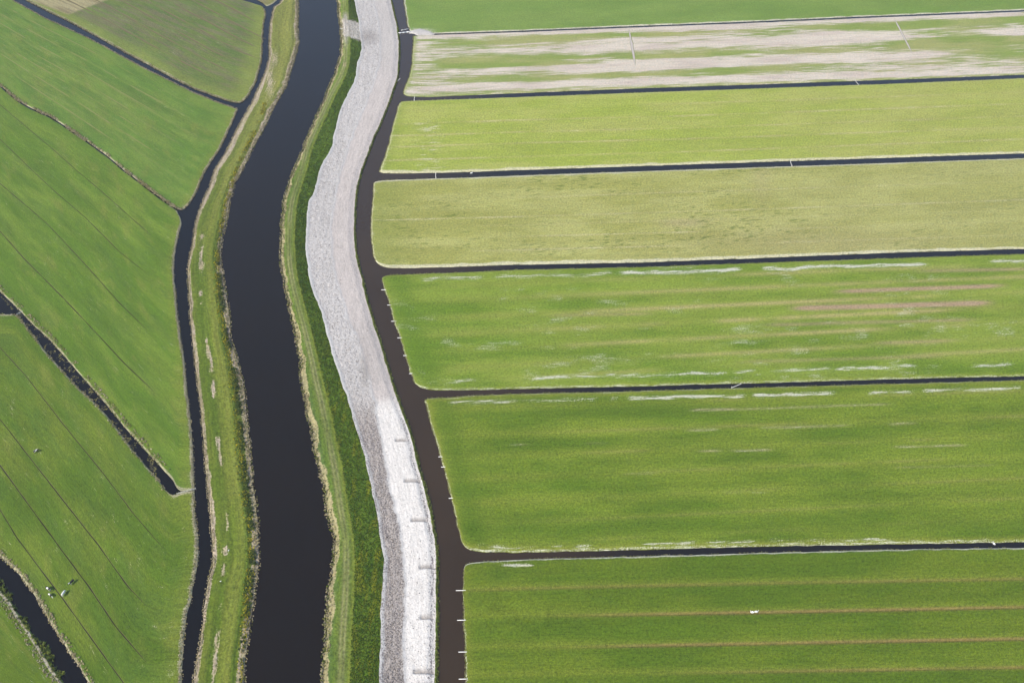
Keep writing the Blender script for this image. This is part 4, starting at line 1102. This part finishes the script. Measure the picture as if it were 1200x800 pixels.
def remeshed(bm, name, voxel, mat):
    me = bpy.data.meshes.new(name); bm.to_mesh(me); bm.free()
    o = bpy.data.objects.new(name + '_tmp', me); col.objects.link(o)
    md_ = o.modifiers.new('r', 'REMESH'); md_.mode = 'VOXEL'; md_.voxel_size = voxel
    sm = o.modifiers.new('s', 'SMOOTH'); sm.factor = .5; sm.iterations = 3
    dg = bpy.context.evaluated_depsgraph_get(); me2 = bpy.data.meshes.new_from_object(o.evaluated_get(dg)); me2.name = name
    bpy.data.objects.remove(o); bpy.data.meshes.remove(me)
    me2.polygons.foreach_set('use_smooth', np.ones(len(me2.polygons), bool))
    me2.materials.clear(); me2.materials.append(mat)
    return me2


def hide_mat(name, seed, white):
    m = bpy.data.materials.new(name); N, L = nodes(m); bs = N['Principled BSDF']; bs.inputs['Roughness'].default_value = .75
    tc = N.new('ShaderNodeTexCoord'); mp = N.new('ShaderNodeMapping'); mp.inputs['Location'].default_value = (seed * 3.7, seed * 1.9, 0)
    L.new(tc.outputs['Object'], mp.inputs[0]); n = noise_n(N, L, mp.outputs[0], 1.15, 1.5, .4)
    rp = N.new('ShaderNodeValToRGB'); rp.color_ramp.interpolation = 'LINEAR'; L.new(n, rp.inputs[0]); e = rp.color_ramp.elements
    e[0].position = white - .012; e[1].position = white + .012; e[0].color = (.72, .70, .64, 1); e[1].color = (.012, .011, .011, 1)
    L.new(rp.outputs[0], bs.inputs['Base Color']); return m


def cow_mesh(name, mat, graze=True):
    bm = bmesh.new()
    # trunk: rump, hips, belly, chest, withers
    tube(bm, [(-1.02, 0, 1.12), (-.92, 0, 1.10), (-.6, 0, 1.05), (-.15, 0, .98), (.3, 0, .99), (.62, 0, 1.06), (.8, 0, 1.10)],
         [(.14, .18), (.26, .30), (.33, .38), (.37, .44), (.34, .42), (.27, .36), (.16, .24)], 14)
    head = [(.7, 0, 1.15), (.98, 0, 1.02), (1.18, 0, .72), (1.30, 0, .46), (1.42, 0, .24), (1.48, 0, .12)] if graze else [(.7, 0, 1.15), (.98, 0, 1.30), (1.2, 0, 1.42), (1.36, 0, 1.36), (1.55, 0, 1.24), (1.66, 0, 1.18)]
    tube(bm, head, [(.20, .26), (.15, .20), (.12, .16), (.13, .15), (.09, .10), (.075, .07)], 10)
    hx = head[3]
    for s in (-1, 1):
        tube(bm, [(hx[0] - .06, s * .08, hx[2] + .06), (hx[0] - .10, s * .26, hx[2] + .10)], [.055, .03], 6)     # ear
        tube(bm, [(.55, s * .18, .95), (.56, s * .19, .62), (.60, s * .19, .42), (.58, s * .19, .12), (.61, s * .19, .0)], [.15, .10, .075, .055, .075], 8)       # foreleg
        tube(bm, [(-.78, s * .18, 1.0), (-.70, s * .20, .72), (-.90, s * .20, .46), (-.84, s * .20, .12), (-.81, s * .20, .0)], [.20, .14, .075, .055, .075], 8)   # hind leg
    tube(bm, [(-1.0, 0, 1.22), (-1.12, 0, 1.0), (-1.13, 0, .6), (-1.12, 0, .42)], [.05, .04, .035, .06], 6)
    tube(bm, [(-.55, 0, .70), (-.5, 0, .56)], [.16, .08], 8)
    return remeshed(bm, name, .045, mat)


def dir_between(a, b): return math.atan2(b[1] - a[1], b[0] - a[0])


cows = [((57.0, 691.0), (51.5, 687.0), .47, True, 'black and white cow with the largest shadow beside the thin furrow'),
        ((59.5, 698.5), (56.5, 696), .45, True, 'small black and white cow just below the cow with the largest shadow'),
        ((84.5, 683.5), (82, 686), .44, False, 'black and white cow standing apart, nearest the brown-edged furrow'),
        ((75.0, 696.5), (78, 692), .90, True, 'mostly white cow standing on the thin furrow line'),
        ((43.2, 529.8), (47.5, 528), .42, True, 'lone black and white cow grazing in the upper part of the pasture')]
for j, (p, q, wht, gz, lab) in enumerate(cows):
    a, b = gp(*p), gp(*q)
    me = cow_mesh('cow', hide_mat('cow_hide', j + 1, wht), gz)
    o = link('cow', me); o.location = (a[0], a[1], 0); o.rotation_euler = (0, 0, dir_between(b, a) if j < 2 else dir_between(a, b))
    o.scale = ((1.0,) if j == 1 else (1.15,)) * 3
    tag(o, lab, 'cow', 'cows grazing in the pasture')


def swan_meshes():
    bm = bmesh.new()
    tube(bm, [(-.62, 0, .30), (-.5, 0, .30), (-.25, 0, .27), (.1, 0, .25), (.36, 0, .24), (.48, 0, .26)], [(.03, .03), (.14, .09), (.25, .19), (.28, .22), (.19, .17), (.06, .08)], 12)
    tube(bm, [(.36, 0, .28), (.52, 0, .42), (.50, 0, .62), (.44, 0, .80), (.50, 0, .93), (.60, 0, .95), (.70, 0, .91)], [.10, .075, .06, .055, .06, .065, .04], 8)
    for s in (-1, 1): tube(bm, [(.25, s * .17, .36), (-.1, s * .23, .42), (-.45, s * .12, .40), (-.68, s * .03, .38)], [(.05, .08), (.09, .13), (.07, .08), (.02, .03)], 8)
    body = remeshed(bm, 'swan', .03, M_feather)
    bm = bmesh.new(); tube(bm, [(.70, 0, .915), (.78, 0, .885), (.84, 0, .865)], [(.035, .035), (.03, .022), (.015, .01)], 8)
    me = bpy.data.meshes.new('beak'); bm.to_mesh(me); bm.free(); me.materials.append(M_beak)
    return body, me


sw, bk = swan_meshes()
for p, z, rz, lab, sc in [((552.5, 203.4), DITCH, .4, 'white swan on the ditch above the pale olive field', 1.3), ((1164.5, 637.2), DITCH, 2.0, 'white swan on the ditch nearest the camera, by the right edge', 1.15),
                          ((881.3, 717.6), 0, 3.0, 'white swan resting on the brown furrow, the left bird of two', 1.25), ((886.3, 717.0), 0, .1, 'white swan resting on the brown furrow, the right bird of two', 1.25),
                          ((268, 645), .3, 1.2, 'white bird on the west embankment beside the canal', .7), ((258.6, 681), .3, .3, 'small white bird lower on the west embankment', .55)]:
    a = gp(p[0], p[1], z)
    o = link('swan', sw); o.location = (a[0], a[1], z - (.06 if z == DITCH else 0)); o.rotation_euler = (0, 0, rz); o.scale = (sc,) * 3
    tag(o, lab, 'bird', 'white birds on the land and ditches'); link('beak', bk, None, o)

# white drain pipes poking out of the field banks
pipes = [(446.6, 450.4, 339.6), (453.8, 456.3, 357.4), (458.3, 462.8, 376.4), (465.7, 468.8, 395.7), (472.4, 474.6, 416.5), (479.4, 481.8, 437.6), (513.7, 516.2, 535), (517.0, 519.2, 547), (525.8, 528.6, 583.5), (534.2, 542.8, 691.5), (535.8, 543.0, 726.3), (537.2, 543.8, 763.5), (537.6, 544.6, 795.2)]
plab = ['stub on the striped green field, topmost of its six', 'short stub, second from the top on the striped green field', 'long stub, third from the top on the striped green field', 'stub, fourth from the top on the striped green field', 'stub, fifth from the top on the striped green field', 'stub nearest the lower corner of the striped green field',
        'short stub on the deep green field, topmost of its three', 'short stub, middle of three on the deep green field', 'short stub, lowest of three on the deep green field', 'long stub on the nearest dark field, topmost of its four', 'long stub, second from the top on the nearest dark field', 'long stub, third from the top on the nearest dark field', 'long stub at the bottom edge of the picture']
for (x0, x1, y), lab in zip(pipes, plab):
    a, b = gp(x0, y, -.2), gp(x1, y, -.2); L_ = b[0] - a[0] + 1.0; r = .13
    e = empty('drain_pipe', (a[0], a[1], -.2), 0)
    bm = bmesh.new()
    for rad, flip in ((r, 0), (r * .82, 1)):
        ring = [[bm.verts.new((xx, rad * math.cos(t), rad * math.sin(t) + xx * .03)) for t in np.linspace(0, 2 * math.pi, 13)[:-1]] for xx in (0, L_)]
        for k in range(12):
            q = (ring[0][k], ring[0][(k + 1) % 12], ring[1][(k + 1) % 12], ring[1][k]); bm.faces.new(q if flip else q[::-1])
    bm.verts.ensure_lookup_table()
    for k in range(12): bm.faces.new((bm.verts[k], bm.verts[(k + 1) % 12], bm.verts[24 + (k + 1) % 12], bm.verts[24 + k]))
    bm_obj('pipe', bm, M_white, e, True)
    bm = bmesh.new(); ring = tube(bm, [(.02, 0, 0), (.14, 0, .004)], [r * 1.18, r * 1.18], 12, cap=False); bm_obj('collar', bm, M_white, e, True)
    tag(e, 'white drain pipe ' + lab, 'drain pipe', 'white drain pipes jutting over the ditch')


def plank(name, p, q, lab, cat, w=.34, z=.06, mat=M_wood, posts=True, boards=2):
    a, b = gp(*p, z), gp(*q, z); L_ = float(np.hypot(*(b - a)[:2])); e = empty(name, ((a[0] + b[0]) / 2, (a[1] + b[1]) / 2, z), math.atan2(b[1] - a[1], b[0] - a[0]))
    for k in range(boards):
        bm = bmesh.new(); boxb(bm, (0, (k - (boards - 1) / 2) * (w + .03), .003 * k), (L_ + .6, w, .07)); bmesh.ops.bevel(bm, geom=bm.edges[:], offset=.01, segments=1); bm_obj('board', bm, mat, e)
    if posts:
        for s in (-1, 1):
            bm = bmesh.new(); tube(bm, [(s * L_ / 2, boards * w * .5 + .12, -.6), (s * L_ / 2, boards * w * .5 + .12, .7)], [.08, .07], 8); bm_obj('post', bm, mat, e)
    return tag(e, lab, cat)


M_bleach = plain_mat('bleached_wood', (0.66, 0.63, 0.56), 0.8, .12, 4)
plank('plank_bridge', (857.8, 454.0), (868.2, 449.6), 'pale plank lying slantwise across the ditch above the deep green field', 'plank', .28, .05, M_bleach, True, 1)
plank('plank_bridge', (1001.8, 94.2), (1006.0, 99.3), 'thin pale plank across the ditch above the yellow-green field', 'plank', .3, .05, M_bleach, True, 1)
plank('plank_bridge', (926.2, 188.8), (927.8, 194.5), 'crooked pale plank across the ditch above the pale olive field, right of centre', 'plank', .28, .05, M_bleach, True, 1)
plank('plank_bridge', (510.4, 203.0), (510.6, 208.6), 'upright-looking pale plank across the mouth of the ditch above the pale olive field', 'plank', .28, .05, M_bleach, True, 1)
plank('plank_bridge', (485.6, 114.0), (485.2, 118.0), 'short pale plank at the mouth of the ditch below the patchy bare field', 'plank', .28, .05, M_bleach, True, 1)
plank('floating_pole', (465.2, 95.8), (468.8, 92.2), 'pale pole floating slantwise in the brown ditch beside the sand', 'pole', .3, DITCH + .03, M_bleach, False, 1)


def pipeline(p, q, r, z, lab):
    a, b = gp(*p, z), gp(*q, z); e = empty('pipeline', tuple(a)); d = b - a; L_ = np.linalg.norm(d); n = max(2, int(L_ / 3))
    for k in range(n):
        s0, s1 = d * (k / n), d * ((k + 1) / n); bm = bmesh.new(); tube(bm, [tuple(s0), tuple(s1 - d / L_ * .08)], [r, r], 10); bm_obj('pipe_section', bm, M_metal if k % 2 else M_white, e, True)
        bm = bmesh.new(); tube(bm, [tuple(s1 - d / L_ * .12), tuple(s1)], [r * 1.35, r * 1.35], 10); bm_obj('flange', bm, M_metal, e, True)
    return tag(e, lab, 'pipeline')
pipeline((466.6, 39.2), (481, 37.4), .42, -.1, 'white pipeline crossing the brown ditch from the sand strip to the sand heap')
pipeline((470, 35.8), (478.5, 34.0), .2, -.4, 'thin pale pipe lying in the brown ditch beside the white pipeline')


def fence(p, q, n, lab, h=1.1):
    a, b = gp(*p), gp(*q); L_ = float(np.hypot(*(b - a)[:2])); e = empty('fence', tuple(a), math.atan2(b[1] - a[1], b[0] - a[0]))
    for k in range(n):
        bm = bmesh.new(); tube(bm, [(L_ * k / (n - 1), 0, -.3), (L_ * k / (n - 1), .02, h)], [.07, .06], 7); bm_obj('post', bm, M_wood, e)
    for zz in (.45, .92):
        bm = bmesh.new(); boxb(bm, (L_ / 2, -.085, zz), (L_ + .2, .045, .15)); bm_obj('rail', bm, M_bleach, e)
    return tag(e, lab, 'fence')
fence((207.5, 579.3), (229.5, 573.0), 5, 'low pale fence across the grass dam at the end of the dead-end ditch')
fence((20.0, 369.2), (26.5, 365.8), 3, 'short pale fence at the upper left end of the dark dead-end ditch')


def post_at(p, z, lab):
    a = gp(*p, z); e = empty('mooring_post', tuple(a)); bm = bmesh.new(); tube(bm, [(0, 0, -.9), (0, 0, 1.0), (0, 0, 1.12)], [.22, .2, .08], 10); bm_obj('pole', bm, M_white, e)
    bm = bmesh.new(); tube(bm, [(0, 0, .62), (0, 0, .74)], [.26, .26], 10); bm_obj('band', bm, M_metal, e)
    bm = bmesh.new(); boxb(bm, (.6, 0, .2), (1.6, .5, .12)); bm_obj('platform', bm, M_white, e)
    return tag(e, lab, 'post')
post_at((399.5, 34.5), .8, 'white mooring post on the canal bank beside the bare sandy spur')

# ------------------------------------------------------------------ air
if HAZE:
    me = bpy.data.meshes.new('haze'); bm = bmesh.new(); bmesh.ops.create_cube(bm, size=1, matrix=Matrix.Translation((0, 1000, 178)) @ Matrix.Diagonal((12200, 12200, 362, 1))); bm.to_mesh(me); bm.free()
    m = bpy.data.materials.new('summer_haze'); N, L = nodes(m); N.remove(N['Principled BSDF']); pv = N.new('ShaderNodeVolumePrincipled')
    pv.inputs['Color'].default_value = (.86, .90, .95, 1); pv.inputs['Density'].default_value = HAZE; pv.inputs['Anisotropy'].default_value = 0.2
    L.new(pv.outputs[0], N['Material Output'].inputs['Volume'])
    o = link('haze', me, m); tag(o, 'thin pale summer haze over the polder', 'haze', kind='stuff')
